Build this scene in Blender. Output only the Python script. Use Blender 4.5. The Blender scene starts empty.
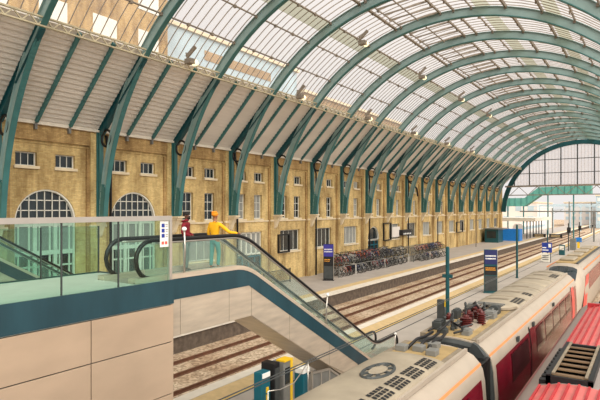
import bpy, math, random
from mathutils import Vector, Matrix
random.seed(7)
R = math.radians
SC = bpy.context.scene
COL = SC.collection
# ---------------------------------------------------------------- camera, sky, sun, exposure
CX, CZ = 28.56, 6.75
YAW = math.atan((651.6 - 300) / 519.2)
cam = bpy.data.objects.new('camera', bpy.data.cameras.new('camera'))
COL.objects.link(cam)
cam.data.sensor_width = 36
cam.data.lens = 36 * 519.2 / 600
cam.data.shift_y = 9 / 600
cam.data.clip_end = 1500
cam.location = (CX, 0, CZ)
cam.rotation_euler = (R(90), 0, YAW)
SC.camera = cam
w = bpy.data.worlds.new('sky'); SC.world = w; w.use_nodes = True
nt = w.node_tree
bg = nt.nodes['Background']
bg.inputs['Color'].default_value = (1.0, 0.955, 0.93, 1)
bg.inputs['Strength'].default_value = 1.0
sun = bpy.data.objects.new('sun', bpy.data.lights.new('sun', 'SUN'))
COL.objects.link(sun)
sun.data.energy = 6.2
sun.data.angle = R(70)
sun.data.color = (1.0, 0.93, 0.82)
sun.rotation_euler = Vector((-0.62, 0.42, -0.66)).to_track_quat('-Z', 'Y').to_euler()
SC.view_settings.view_transform = 'Standard'
SC.view_settings.look = 'None'
SC.view_settings.exposure = -0.17
SC.view_settings.gamma = 1.0
SC.view_settings.use_curve_mapping = False
SC.cycles.max_bounces = 10
SC.cycles.transparent_max_bounces = 24
SC.cycles.diffuse_bounces = 4
SC.cycles.caustics_reflective = False
SC.cycles.caustics_refractive = False
SC.cycles.use_denoising = True

# ---------------------------------------------------------------- materials
def lin(c):
    return tuple(((v / 255) / 12.92 if v / 255 <= .04045 else ((v / 255 + .055) / 1.055) ** 2.4) for v in c)
def mat(name, rgb, rough=.6, metal=0, var=.12, scale=3.0, bump=0, bscale=30, spec=.4, stretch=None):
    m = bpy.data.materials.new(name); m.use_nodes = True
    n = m.node_tree.nodes; l = m.node_tree.links
    b = n['Principled BSDF']
    b.inputs['Roughness'].default_value = rough
    b.inputs['Metallic'].default_value = metal
    b.inputs['Specular IOR Level'].default_value = spec
    c = lin(rgb)
    tc = n.new('ShaderNodeTexCoord'); mp = n.new('ShaderNodeMapping')
    l.new(tc.outputs['Object'], mp.inputs['Vector'])
    if stretch: mp.inputs['Scale'].default_value = stretch
    no = n.new('ShaderNodeTexNoise'); no.inputs['Scale'].default_value = scale; no.inputs['Detail'].default_value = 5
    l.new(mp.outputs['Vector'], no.inputs['Vector'])
    cr = n.new('ShaderNodeValToRGB')
    cr.color_ramp.elements[0].position = .3; cr.color_ramp.elements[1].position = .7
    cr.color_ramp.elements[0].color = (*[v * (1 - var) for v in c], 1)
    cr.color_ramp.elements[1].color = (*[min(1, v * (1 + var)) for v in c], 1)
    l.new(no.outputs['Fac'], cr.inputs['Fac']); l.new(cr.outputs['Color'], b.inputs['Base Color'])
    if bump:
        n2 = n.new('ShaderNodeTexNoise'); n2.inputs['Scale'].default_value = bscale; n2.inputs['Detail'].default_value = 3
        l.new(mp.outputs['Vector'], n2.inputs['Vector'])
        bp = n.new('ShaderNodeBump'); bp.inputs['Strength'].default_value = bump; bp.inputs['Distance'].default_value = .05
        l.new(n2.outputs['Fac'], bp.inputs['Height']); l.new(bp.outputs['Normal'], b.inputs['Normal'])
    return m
def glass(name, tint, keep, diff, dcol, translucent=True, rough=.05):
    """thin glass: transparent + a little film of dirt + a fresnel sheen"""
    m = bpy.data.materials.new(name); m.use_nodes = True
    n = m.node_tree.nodes; l = m.node_tree.links
    n.remove(n['Principled BSDF']); out = n['Material Output']
    tr = n.new('ShaderNodeBsdfTransparent'); tr.inputs['Color'].default_value = (*tint, 1)
    tl = n.new('ShaderNodeBsdfTranslucent' if translucent else 'ShaderNodeBsdfDiffuse'); tl.inputs['Color'].default_value = (*dcol, 1)
    tc = n.new('ShaderNodeTexCoord'); no = n.new('ShaderNodeTexNoise'); no.inputs['Scale'].default_value = 1.3
    l.new(tc.outputs['Object'], no.inputs['Vector'])
    mr = n.new('ShaderNodeMapRange'); mr.inputs['To Min'].default_value = max(0, diff * .5); mr.inputs['To Max'].default_value = diff * 1.5
    l.new(no.outputs['Fac'], mr.inputs['Value'])
    mx = n.new('ShaderNodeMixShader'); l.new(mr.outputs['Result'], mx.inputs['Fac'])
    l.new(tr.outputs[0], mx.inputs[1]); l.new(tl.outputs[0], mx.inputs[2])
    gl = n.new('ShaderNodeBsdfGlossy'); gl.inputs['Roughness'].default_value = rough
    fr = n.new('ShaderNodeLayerWeight'); pw = n.new('ShaderNodeMath'); pw.operation = 'POWER'; pw.inputs[1].default_value = 4
    l.new(fr.outputs['Facing'], pw.inputs[0])
    m3 = n.new('ShaderNodeMapRange'); m3.inputs['To Min'].default_value = .02; m3.inputs['To Max'].default_value = keep
    l.new(pw.outputs[0], m3.inputs['Value'])
    m2 = n.new('ShaderNodeMixShader'); l.new(m3.outputs['Result'], m2.inputs['Fac'])
    l.new(mx.outputs[0], m2.inputs[1]); l.new(gl.outputs[0], m2.inputs[2]); l.new(m2.outputs[0], out.inputs['Surface'])
    return m
def brick(name, c1, c2, mortar):
    m = mat(name, c1, .9, var=.1)
    n = m.node_tree.nodes; l = m.node_tree.links; b = n['Principled BSDF']
    tc = n.new('ShaderNodeTexCoord'); sx = n.new('ShaderNodeSeparateXYZ'); cb = n.new('ShaderNodeCombineXYZ')
    l.new(tc.outputs['Object'], sx.inputs[0])
    ad = n.new('ShaderNodeMath'); l.new(sx.outputs['X'], ad.inputs[0]); l.new(sx.outputs['Y'], ad.inputs[1])
    l.new(ad.outputs[0], cb.inputs['X']); l.new(sx.outputs['Z'], cb.inputs['Y'])
    br = n.new('ShaderNodeTexBrick'); br.inputs['Scale'].default_value = 1; br.inputs['Brick Width'].default_value = .23
    br.inputs['Row Height'].default_value = .08; br.inputs['Mortar Size'].default_value = .008
    br.inputs['Color1'].default_value = (*lin(c1), 1); br.inputs['Color2'].default_value = (*lin(c2), 1); br.inputs['Mortar'].default_value = (*lin(mortar), 1)
    l.new(cb.outputs[0], br.inputs['Vector'])
    # soot stains: big blotches stretched downwards
    mp = n.new('ShaderNodeMapping'); mp.inputs['Scale'].default_value = (1, .9, .28); l.new(tc.outputs['Object'], mp.inputs['Vector'])
    no = n.new('ShaderNodeTexNoise'); no.inputs['Scale'].default_value = 1.1; no.inputs['Detail'].default_value = 8; no.inputs['Roughness'].default_value = .65
    l.new(mp.outputs[0], no.inputs['Vector'])
    cr = n.new('ShaderNodeValToRGB'); cr.color_ramp.elements[0].position = .36; cr.color_ramp.elements[1].position = .62
    cr.color_ramp.elements[0].color = (.36, .31, .26, 1); cr.color_ramp.elements[1].color = (1, 1, 1, 1)
    l.new(no.outputs['Fac'], cr.inputs['Fac'])
    mx = n.new('ShaderNodeMixRGB'); mx.blend_type = 'MULTIPLY'; mx.inputs['Fac'].default_value = .85
    l.new(br.outputs['Color'], mx.inputs['Color1']); l.new(cr.outputs['Color'], mx.inputs['Color2'])
    l.new(mx.outputs['Color'], b.inputs['Base Color'])
    return m
def emit(name, rgb, s):
    m = bpy.data.materials.new(name); m.use_nodes = True
    b = m.node_tree.nodes['Principled BSDF']; b.inputs['Base Color'].default_value = (*lin(rgb), 1)
    b.inputs['Emission Color'].default_value = (*lin(rgb), 1); b.inputs['Emission Strength'].default_value = s
    return m
def ballast(name):
    m = mat(name, (190, 165, 135), .95, var=.35, scale=9, bump=1.0, bscale=22)
    n = m.node_tree.nodes; l = m.node_tree.links; b = n['Principled BSDF']
    tc = n.new('ShaderNodeTexCoord'); v = n.new('ShaderNodeTexVoronoi'); v.inputs['Scale'].default_value = 9
    l.new(tc.outputs['Object'], v.inputs['Vector'])
    cr = n.new('ShaderNodeValToRGB'); e = cr.color_ramp.elements
    e[0].color = (*lin((136, 112, 88)), 1); e[1].color = (*lin((236, 218, 192)), 1)
    l.new(v.outputs['Color'], cr.inputs['Fac'])
    no = n.new('ShaderNodeTexNoise'); no.inputs['Scale'].default_value = .35; l.new(tc.outputs['Object'], no.inputs['Vector'])
    c2 = n.new('ShaderNodeValToRGB'); c2.color_ramp.elements[0].position = .35; c2.color_ramp.elements[1].position = .65
    c2.color_ramp.elements[0].color = (.72, .62, .55, 1); c2.color_ramp.elements[1].color = (1, 1, 1, 1)
    l.new(no.outputs['Fac'], c2.inputs['Fac'])
    mx = n.new('ShaderNodeMixRGB'); mx.blend_type = 'MULTIPLY'; mx.inputs['Fac'].default_value = 1
    l.new(cr.outputs['Color'], mx.inputs['Color1']); l.new(c2.outputs['Color'], mx.inputs['Color2'])
    l.new(mx.outputs['Color'], b.inputs['Base Color'])
    return m
M = dict(
 teal=mat('teal_paint', (58, 112, 112), .42, var=.14, scale=1.5, spec=.5),
 tealrib=mat('lit_teal_paint', (138, 164, 162), .34, var=.1, scale=1.2, spec=.6),  # rib teal lightened, skylight on the webs put into the colour
 teald=mat('dark_and_shaded_teal_paint', (26, 78, 84), .35, var=.15, scale=2),  # dark teal fittings; also the shaded tone of rafters and spandrel webs
 fascia=mat('teal_fascia', (36, 68, 78), .35, var=.18, scale=2.2, stretch=(1, 1, .25)),
 clad=mat('soffit_boards', (216, 209, 200), .7, var=.08, scale=.8, stretch=(1, .2, 1)),
 cream=mat('cream_paint', (226, 218, 204), .6, var=.06),
 lattice=mat('cream_lattice', (196, 186, 158), .6, var=.2),
 purlin=mat('brown_purlin', (136, 126, 114), .6, var=.25),
 bar=mat('glazing_bar', (156, 146, 136), .6, var=.2),
 rglass=glass('roof_glass', (.97, .965, .96), .15, .16, (.95, .9, .87)),
 moss=glass('mossy_glass', (.66, .66, .56), .15, .5, (.42, .43, .33)),
 gglass=glass('screen_glass', (.95, .93, .93), .2, .35, (.93, .87, .86)),
 bglass=glass('balustrade_glass', (.80, .925, .885), .45, .0, (.55, .8, .72), False),
 eglass=glass('escalator_glass', (.90, .955, .93), .4, .05, (.6, .8, .75), False),
 brick=brick('yellow_stock_brick', (230, 204, 142), (208, 176, 116), (192, 172, 132)),
 brickd=brick('weathered_brick', (204, 172, 116), (178, 144, 94), (160, 136, 100)),
 stone=mat('stone_trim', (222, 206, 176), .8, var=.12, scale=2),
 white=mat('white_joinery', (228, 226, 216), .5, var=.05),
 doorw=mat('pale_green_joinery', (206, 214, 202), .5, var=.06),
 pane=mat('dark_window', (34, 44, 48), .08, var=.4, scale=.7, spec=.5),
 blind=mat('pale_blind', (142, 144, 140), .5, var=.15, scale=1),
 black=mat('black_iron', (26, 26, 28), .5, var=.2),
 rubber=mat('black_rubber', (18, 18, 20), .35, var=.1),
 asphalt=mat('platform_asphalt', (170, 162, 155), .85, var=.1, scale=.6, bump=.1, bscale=40),
 asphaltl=mat('platform_slabs', (174, 166, 157), .85, var=.1, scale=.7),
 coping=mat('white_coping', (218, 210, 197), .8, var=.08, scale=2),
 yellow=mat('faded_yellow_line', (214, 182, 110), .8, var=.15, scale=4),
 tan=mat('tan_tactile', (204, 178, 132), .8, var=.1, scale=3),
 pface=mat('dark_platform_brick', (96, 84, 74), .95, var=.35, scale=3),
 ballast=ballast('ballast'),
 rail=mat('rusty_rail', (100, 66, 48), .7, var=.25, scale=3),
 steel=mat('brushed_steel', (216, 202, 182), .36, metal=.5, var=.12, scale=1.2, stretch=(1, 1, 6)),
 bronze=mat('bronze_panel', (198, 175, 151), .42, metal=.35, var=.14, scale=.9, stretch=(1, .5, 1)),
 chrome=mat('satin_steel', (205, 200, 192), .3, metal=.8, var=.06),
 step=mat('escalator_step', (120, 122, 120), .5, metal=.5, var=.1),
 deckf=mat('landing_floor', (206, 206, 196), .4, var=.06),
 tcream=mat('train_cream', (172, 160, 145), .4, var=.06, scale=1.5),
 troof=mat('train_roof_grey', (158, 147, 128), .55, var=.16, scale=1.6),
 tdirt=mat('train_roof_tan', (166, 142, 98), .75, var=.16, scale=2.5),
 twell=mat('roof_edge_grey', (138, 126, 108), .7, var=.2, scale=3),
 orange=mat('orange_line', (230, 140, 84), .5, var=.05),
 crimson=mat('crimson_side', (122, 16, 38), .18, var=.3, scale=1.2, spec=.7),
 winred=mat('dark_train_glass', (62, 22, 30), .07, var=.5, scale=.8, spec=.9),
 bright_red=mat('bright_red_flash', (222, 62, 60), .3, var=.08),
 redroof=mat('red_roof', (206, 108, 104), .38, var=.12, scale=2.5),
 redd=mat('dark_red_roof', (170, 48, 52), .5, var=.2),
 greyside=mat('grey_body', (150, 138, 132), .45, var=.18, scale=1.5, stretch=(1, .2, 1)),
 tealside=mat('dark_grey_green_body', (84, 98, 96), .45, var=.18, scale=2, stretch=(1, .2, 1)),
 louvre=mat('brown_louvre', (128, 104, 80), .5, var=.3, scale=3, stretch=(.3, 2, 1)),
 maroon=mat('maroon_insulator', (86, 36, 34), .25, var=.15),
 grey=mat('mid_grey_equipment', (120, 120, 116), .5, var=.15),
 dgrey=mat('dark_grey_equipment', (62, 66, 66), .5, var=.2),
 blue=mat('sign_blue', (40, 62, 150), .4, var=.05),
 navy=mat('sign_navy', (36, 42, 92), .4, var=.05),
 signteal=mat('sign_teal', (14, 92, 108), .4, var=.06),
 wtext=mat('white_lettering', (240, 240, 236), .5, var=.02),
 amber=emit('amber_display', (240, 160, 40), .5),
 purple=emit('blue_display', (52, 48, 140), .1),
 lamp=emit('lamp_globe', (255, 236, 190), 1.4),
 yel=mat('safety_yellow', (232, 190, 40), .45, var=.06),
 redp=mat('red_mark', (222, 96, 84), .6, var=.05),
 lblue=mat('sky_blue_hoarding', (30, 120, 200), .5, var=.1),
 tealnet=mat('teal_netting', (84, 146, 134), .7, var=.12, scale=1),
 bld=mat('beige_building', (158, 132, 100), .9, var=.15, scale=.5),
 bldp=mat('hazed_distance_and_poster', (224, 216, 210), .9, var=.08, scale=.3),  # haze put into the colour of distant buildings and coaches; also the poster
 bldb=mat('bluish_building', (176, 196, 206), .6, var=.12, scale=.4),
 sand=mat('sandstone_building', (214, 180, 130), .9, var=.12, scale=.3),
 skin=mat('dark_brown_skin', (92, 58, 42), .5, var=.05),
 skin2=mat('brown_skin', (150, 100, 72), .5, var=.05),
 hair=mat('black_hair', (22, 18, 17), .7, var=.2, scale=20),
 wine=mat('dark_red_hoodie', (120, 22, 36), .85, var=.12, scale=8),
 jeans=mat('grey_green_jeans', (92, 112, 108), .85, var=.12, scale=8),
 mustard=mat('yellow_sweater', (240, 178, 26), .85, var=.08, scale=8),
 tealj=mat('turquoise_jeans', (70, 148, 142), .85, var=.1, scale=8),
 wrap=mat('orange_headwrap', (226, 142, 30), .8, var=.25, scale=14),
 shoe=mat('black_shoes', (30, 30, 32), .5, var=.1),
)
# ---------------------------------------------------------------- helpers
class MB:
    def __init__(s): s.v, s.f, s.mi, s.m = [], [], [], 0
    def add(s, vs, fs):
        o = len(s.v); s.v += [tuple(p) for p in vs]
        for f in fs: s.f.append([i + o for i in f]); s.mi.append(s.m)
        return s
    def box(s, x0, x1, y0, y1, z0, z1):
        v = [(x, y, z) for z in (z0, z1) for y in (y0, y1) for x in (x0, x1)]
        return s.add(v, [(0, 2, 3, 1), (4, 5, 7, 6), (0, 1, 5, 4), (2, 6, 7, 3), (0, 4, 6, 2), (1, 3, 7, 5)])
    def beam(s, p, q, w, h, up=(0, 0, 1)):
        p, q, up = Vector(p), Vector(q), Vector(up)
        d = (q - p).normalized(); a = d.cross(up)
        if a.length < 1e-4: a = d.cross(Vector((1, 0, 0)))
        a.normalize(); b = a.cross(d)
        vs = [e + a * (i * w / 2) + b * (j * h / 2) for e in (p, q) for i, j in ((-1, -1), (1, -1), (1, 1), (-1, 1))]
        return s.add(vs, [(0, 1, 2, 3), (7, 6, 5, 4), (0, 4, 5, 1), (1, 5, 6, 2), (2, 6, 7, 3), (3, 7, 4, 0)])
    def prism(s, pts, ax, a, b):
        """pts 2-D polygon, extruded along axis ax from a to b"""
        def P(u, v, t): return (t, u, v) if ax == 'x' else (u, t, v) if ax == 'y' else (u, v, t)
        n = len(pts); vs = [P(u, v, a) for u, v in pts] + [P(u, v, b) for u, v in pts]
        return s.add(vs, [tuple(range(n)), tuple(range(2 * n - 1, n - 1, -1))] + [(i, i + n, (i + 1) % n + n, (i + 1) % n) for i in range(n)])
    def tube(s, pts, r, n=8, closed=False):
        pts = [Vector(p) for p in pts]; N = len(pts); rings = []; prev = None
        rr = r if isinstance(r, (list, tuple)) else [r] * N
        for i, p in enumerate(pts):
            a = pts[(i - 1) % N] if (closed or i > 0) else p; b = pts[(i + 1) % N] if (closed or i < N - 1) else p
            d = (b - a).normalized()
            u = (prev - d * prev.dot(d)) if prev is not None else d.orthogonal()
            if u.length < 1e-5: u = d.orthogonal()
            u.normalize(); prev = u; w = d.cross(u)
            rings.append([p + (u * math.cos(t) + w * math.sin(t)) * rr[i] for t in [2 * math.pi * k / n for k in range(n)]])
        vs = [q for g in rings for q in g]; fs = []
        for i in range(N if closed else N - 1):
            j = (i + 1) % N
            for k in range(n): fs.append((i * n + k, i * n + (k + 1) % n, j * n + (k + 1) % n, j * n + k))
        if not closed: fs += [tuple(range(n - 1, -1, -1)), tuple((N - 1) * n + k for k in range(n))]
        return s.add(vs, fs)
    def lathe(s, prof, c=(0, 0, 0), n=14):
        """prof: (radius, z) list about a vertical axis through c"""
        vs, fs = [], []
        for r, z in prof:
            for k in range(n):
                t = 2 * math.pi * k / n; vs.append((c[0] + r * math.cos(t), c[1] + r * math.sin(t), c[2] + z))
        for i in range(len(prof) - 1):
            for k in range(n): fs.append((i * n + k, i * n + (k + 1) % n, (i + 1) * n + (k + 1) % n, (i + 1) * n + k))
        fs += [tuple(range(n - 1, -1, -1)), tuple((len(prof) - 1) * n + k for k in range(n))]
        return s.add(vs, fs)
    def ball(s, c, r, nu=12, nv=8):
        rx, ry, rz = r if isinstance(r, (tuple, list)) else (r, r, r)
        vs = [(c[0], c[1], c[2] - rz)]
        for j in range(1, nv):
            a = -math.pi / 2 + math.pi * j / nv
            for i in range(nu):
                t = 2 * math.pi * i / nu; vs.append((c[0] + rx * math.cos(a) * math.cos(t), c[1] + ry * math.cos(a) * math.sin(t), c[2] + rz * math.sin(a)))
        vs.append((c[0], c[1], c[2] + rz)); fs = []
        for i in range(nu):
            fs.append((0, 1 + (i + 1) % nu, 1 + i))
            fs.append((len(vs) - 1, 1 + (nv - 2) * nu + i, 1 + (nv - 2) * nu + (i + 1) % nu))
            for j in range(nv - 2): fs.append((1 + j * nu + i, 1 + j * nu + (i + 1) % nu, 1 + (j + 1) * nu + (i + 1) % nu, 1 + (j + 1) * nu + i))
        return s.add(vs, fs)
    def loft(s, secs, cap=True, closed=True):
        n = len(secs[0]); vs = [p for q in secs for p in q]; fs = []
        for i in range(len(secs) - 1):
            for k in range(n if closed else n - 1): fs.append((i * n + k, i * n + (k + 1) % n, (i + 1) * n + (k + 1) % n, (i + 1) * n + k))
        if cap: fs += [tuple(range(n - 1, -1, -1)), tuple((len(secs) - 1) * n + k for k in range(n))]
        return s.add(vs, fs)
    def build(s, name, mats, parent=None, smooth=False, bevel=0, world=True):
        me = bpy.data.meshes.new(name)
        off = parent.matrix_world.translation if (parent is not None and world) else Vector((0, 0, 0))
        off = Vector(parent['_o']) if (parent is not None and world and '_o' in parent) else Vector((0, 0, 0))
        me.from_pydata([(Vector(p) - off) for p in s.v], [], s.f)
        for m in (mats if isinstance(mats, (list, tuple)) else [mats]): me.materials.append(M[m])
        for p, i in zip(me.polygons, s.mi): p.material_index = i
        me.update()
        import bmesh
        b = bmesh.new(); b.from_mesh(me); bmesh.ops.recalc_face_normals(b, faces=b.faces); b.to_mesh(me); b.free()
        if smooth:
            for p in me.polygons: p.use_smooth = True
            if smooth != 'all': me.set_sharp_from_angle(angle=R(38))
        o = bpy.data.objects.new(name, me); COL.objects.link(o)
        if parent is not None: o['_o'] = tuple(off)
        if parent is not None: o.parent = parent
        if bevel:
            bm = o.modifiers.new('edge', 'BEVEL'); bm.width = bevel; bm.segments = 2; bm.limit_method = 'ANGLE'
        return o
def origin_of(parent):
    return Vector(parent['_o']) if '_o' in parent else Vector((0, 0, 0))
def empty(name, loc=(0, 0, 0), label=None, cat=None, group=None, kind=None, parent=None):
    o = bpy.data.objects.new(name, None); COL.objects.link(o); o.empty_display_size = .2
    o.location = loc; o['_o'] = tuple(loc)
    return tag(o, label, cat, group, kind)
def tag(o, label=None, cat=None, group=None, kind=None):
    if label: o['label'] = label
    if cat: o['category'] = cat
    if group: o['group'] = group
    if kind: o['kind'] = kind
    return o
KIDS = {}
def copy_tree(o, parent=None, mats=None):
    c = o.copy(); COL.objects.link(c)
    if parent is not None: c.parent = parent
    for ch in [x for x in bpy.data.objects if x.parent == o]: copy_tree(ch, c)
    return c
def cached_kids(o):
    return [(ch, cached_kids(ch)) for ch in bpy.data.objects if ch.parent == o]
def copy_fast(o, kids, parent=None):
    c = o.copy(); COL.objects.link(c)
    if parent is not None: c.parent = parent
    for ch, kk in kids: copy_fast(ch, kk, c)
    return c
def struct(name, mb, mats, label=None, **k):
    o = mb.build(name, mats, **k); o['kind'] = 'structure'
    if label: o['label'] = label
    return o
def one(name, mb, mats, label, cat, group=None, kind=None, **k):
    return tag(mb.build(name, mats, **k), label, cat, group, kind)
ORD = 'first second third fourth fifth sixth seventh eighth ninth tenth eleventh twelfth thirteenth fourteenth fifteenth sixteenth seventeenth eighteenth nineteenth twentieth twenty-first twenty-second twenty-third'.split()
def PJ(X, Y, Z):
    dx = X - CX; c, s = math.cos(YAW), math.sin(YAW); d = -s * dx + c * Y; l = c * dx + s * Y
    return 300 + 519.2 * l / d, 209 - 519.2 * (Z - CZ) / d
DS, Y0 = 6.1, 19.77
K0, K1 = -4, 16
YG = 124.0
def YK(k): return Y0 + DS * k
XC, ZC, RR = 16.04, 5.54, 15.56
def arc(r, deg): return XC - r * math.cos(R(deg)), ZC + r * math.sin(R(deg))
Ystart, Yend = YK(K0) - 1, YG
# ---------------------------------------------------------------- ground, platforms, tracks
struct('ground', MB().box(-60, 90, -30, 420, -1.6, -1.05), 'ballast')
PL, PR0, PR1 = 7.35, 14.6, 22.0
mb = MB().box(-.6, PL - .05, -20, 330, -1.05, 0); struct('floor', mb, 'asphalt', 'grey asphalt platform along the brick wall')
mb = MB().box(PR0 + .05, PR1, -20, 330, -1.05, 0); struct('floor.001', mb, 'asphaltl', 'island platform beside the white train')
struct('trim_1', MB().box(PL - .5, PL + .12, -20, 330, -.14, .012), 'coping')
struct('trim_2', MB().box(PR0 - .1, PR0 + .42, -20, 330, -.14, .012), 'coping')
struct('trim_3', MB().box(PL - 1.35, PL - .55, -20, 330, -.1, .01), 'tan')
struct('trim_4', MB().box(PR0 + .46, PR0 + 1.3, -20, 330, -.1, .01), 'tan')
struct('trim_5', MB().box(PR0 + 1.3, PR0 + 1.46, -20, 330, -.1, .014), 'yellow')
struct('trim_6', MB().box(PR0 + 2.3, PR0 + 2.36, -20, 330, -.1, .014), 'dgrey')
struct('wall_platform', MB().box(PL - .04, PL, -20, 330, -1.05, -.1), 'pface')
struct('wall_platform.001', MB().box(PR0, PR0 + .04, -20, 330, -1.05, -.1), 'pface')
struct('trim_7', MB().box(PR1 - .45, PR1 + .05, -20, 330, -.14, .012), 'coping')
struct('trim_8', MB().box(PR1 - .75, PR1 - .5, -20, 330, -.1, .012), 'yellow')
for i, x in enumerate((8.8, 10.3, 12.05, 13.55)):
    mb = MB().prism([(x - .07, -1.05), (x + .07, -1.05), (x + .07, -1.02), (x + .015, -1.0), (x + .015, -.93), (x + .038, -.92), (x + .038, -.88), (x - .038, -.88), (x - .038, -.92), (x - .015, -.93), (x - .015, -1.0), (x - .07, -1.02)], 'y', -20, 195)
    one('running_rail', mb, 'rail', 'rusty steel rail on the ballast, %s rail from the bicycle platform edge' % ORD[i], 'rail')
# hatched stripes and the round red floor mark by the escalator foot
mb = MB()
for q in range(2): mb.beam((19.4, 24.0 + q * .55, .012), (20.6, 23.7 + q * .55, .012), .22, .01)
one('floor_stripes', mb, 'tan', 'pair of faded orange stripes painted on the island platform', 'floor marking')
mb = MB().tube([(19.75 + .55 * math.cos(t), 21.2 + .55 * math.sin(t), .02) for t in [2 * math.pi * k / 24 for k in range(24)]], .06, 6, True)
t = one('floor_sticker', mb, 'redp', 'round red and white floor sticker at the escalator foot', 'floor sticker')
MB().prism([(19.75 + .5 * math.cos(2 * math.pi * k / 24), 21.2 + .5 * math.sin(2 * math.pi * k / 24)) for k in range(24)], 'z', .012, .02).build('sticker_face', 'coping', t)

# ---------------------------------------------------------------- brick wall with windows
XR, XP = -.25, .0            # recess plane, pilaster plane
def wall_cells(mb, ya, yb, za, zb, openings, X, depth):
    ys = sorted({ya, yb} | {v for o in openings for v in o[:2]}); zs = sorted({za, zb} | {v for o in openings for v in o[2:4]})
    for i in range(len(ys) - 1):
        for j in range(len(zs) - 1):
            cy, cz = (ys[i] + ys[i + 1]) / 2, (zs[j] + zs[j + 1]) / 2
            if any(o[0] < cy < o[1] and o[2] < cz < o[3] for o in openings): continue
            mb.add([(X, ys[i], zs[j]), (X, ys[i + 1], zs[j]), (X, ys[i + 1], zs[j + 1]), (X, ys[i], zs[j + 1])], [(0, 1, 2, 3)])
    for o in openings:
        a, b, c, d = o[:4]; D = X - depth
        mb.add([(X, a, c), (D, a, c), (D, a, d), (X, a, d)], [(0, 1, 2, 3)]); mb.add([(X, b, c), (D, b, c), (D, b, d), (X, b, d)], [(0, 1, 2, 3)])
        mb.add([(X, a, c), (X, b, c), (D, b, c), (D, a, c)], [(0, 1, 2, 3)]); mb.add([(X, a, d), (X, b, d), (D, b, d), (D, a, d)], [(0, 1, 2, 3)])
WIN = []
def window(Y, Z, w, h, nx, nz, pane='pane', frame='white', proto={}):
    """one window: sill, frame with glazing bars, panes"""
    key = (round(w, 2), round(h, 2), nx, nz, pane, frame)
    if key not in proto:
        e = empty('window_%d' % (len(WIN) + 1)); e['kind'] = 'structure'
        mb = MB(); t = .065; D = -.2
        mb.box(D - .06, D, -w / 2, w / 2, 0, t).box(D - .06, D, -w / 2, w / 2, h - t, h)
        mb.box(D - .06, D, -w / 2, -w / 2 + t, t, h - t).box(D - .06, D, w / 2 - t, w / 2, t, h - t)
        for i in range(1, nx): mb.box(D - .05, D - .01, -w / 2 + w * i / nx - .018, -w / 2 + w * i / nx + .018, t, h - t)
        for i in range(1, nz): mb.box(D - .05, D - .01, -w / 2 + t, w / 2 - t, h * i / nz - .02, h * i / nz + .02)
        mb.build('window_frame', frame, e, world=False)
        MB().box(D - .12, D - .05, -w / 2, w / 2, 0, h).build('pane', pane, e, world=False)
        MB().box(D, .12, -w / 2 - .1, w / 2 + .1, -.16, 0).build('window_sill', 'stone', e, world=False)
        proto[key] = (e, cached_kids(e)); WIN.append(e)
    else:
        e = copy_fast(*proto[key]); e.name = 'window_%d' % (len(WIN) + 1); WIN.append(e)
    e.location = (XR, Y, Z)
    return e
wall, pil = MB(), MB()
winjobs = []; lun = []
rnd = random.Random(3)
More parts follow.
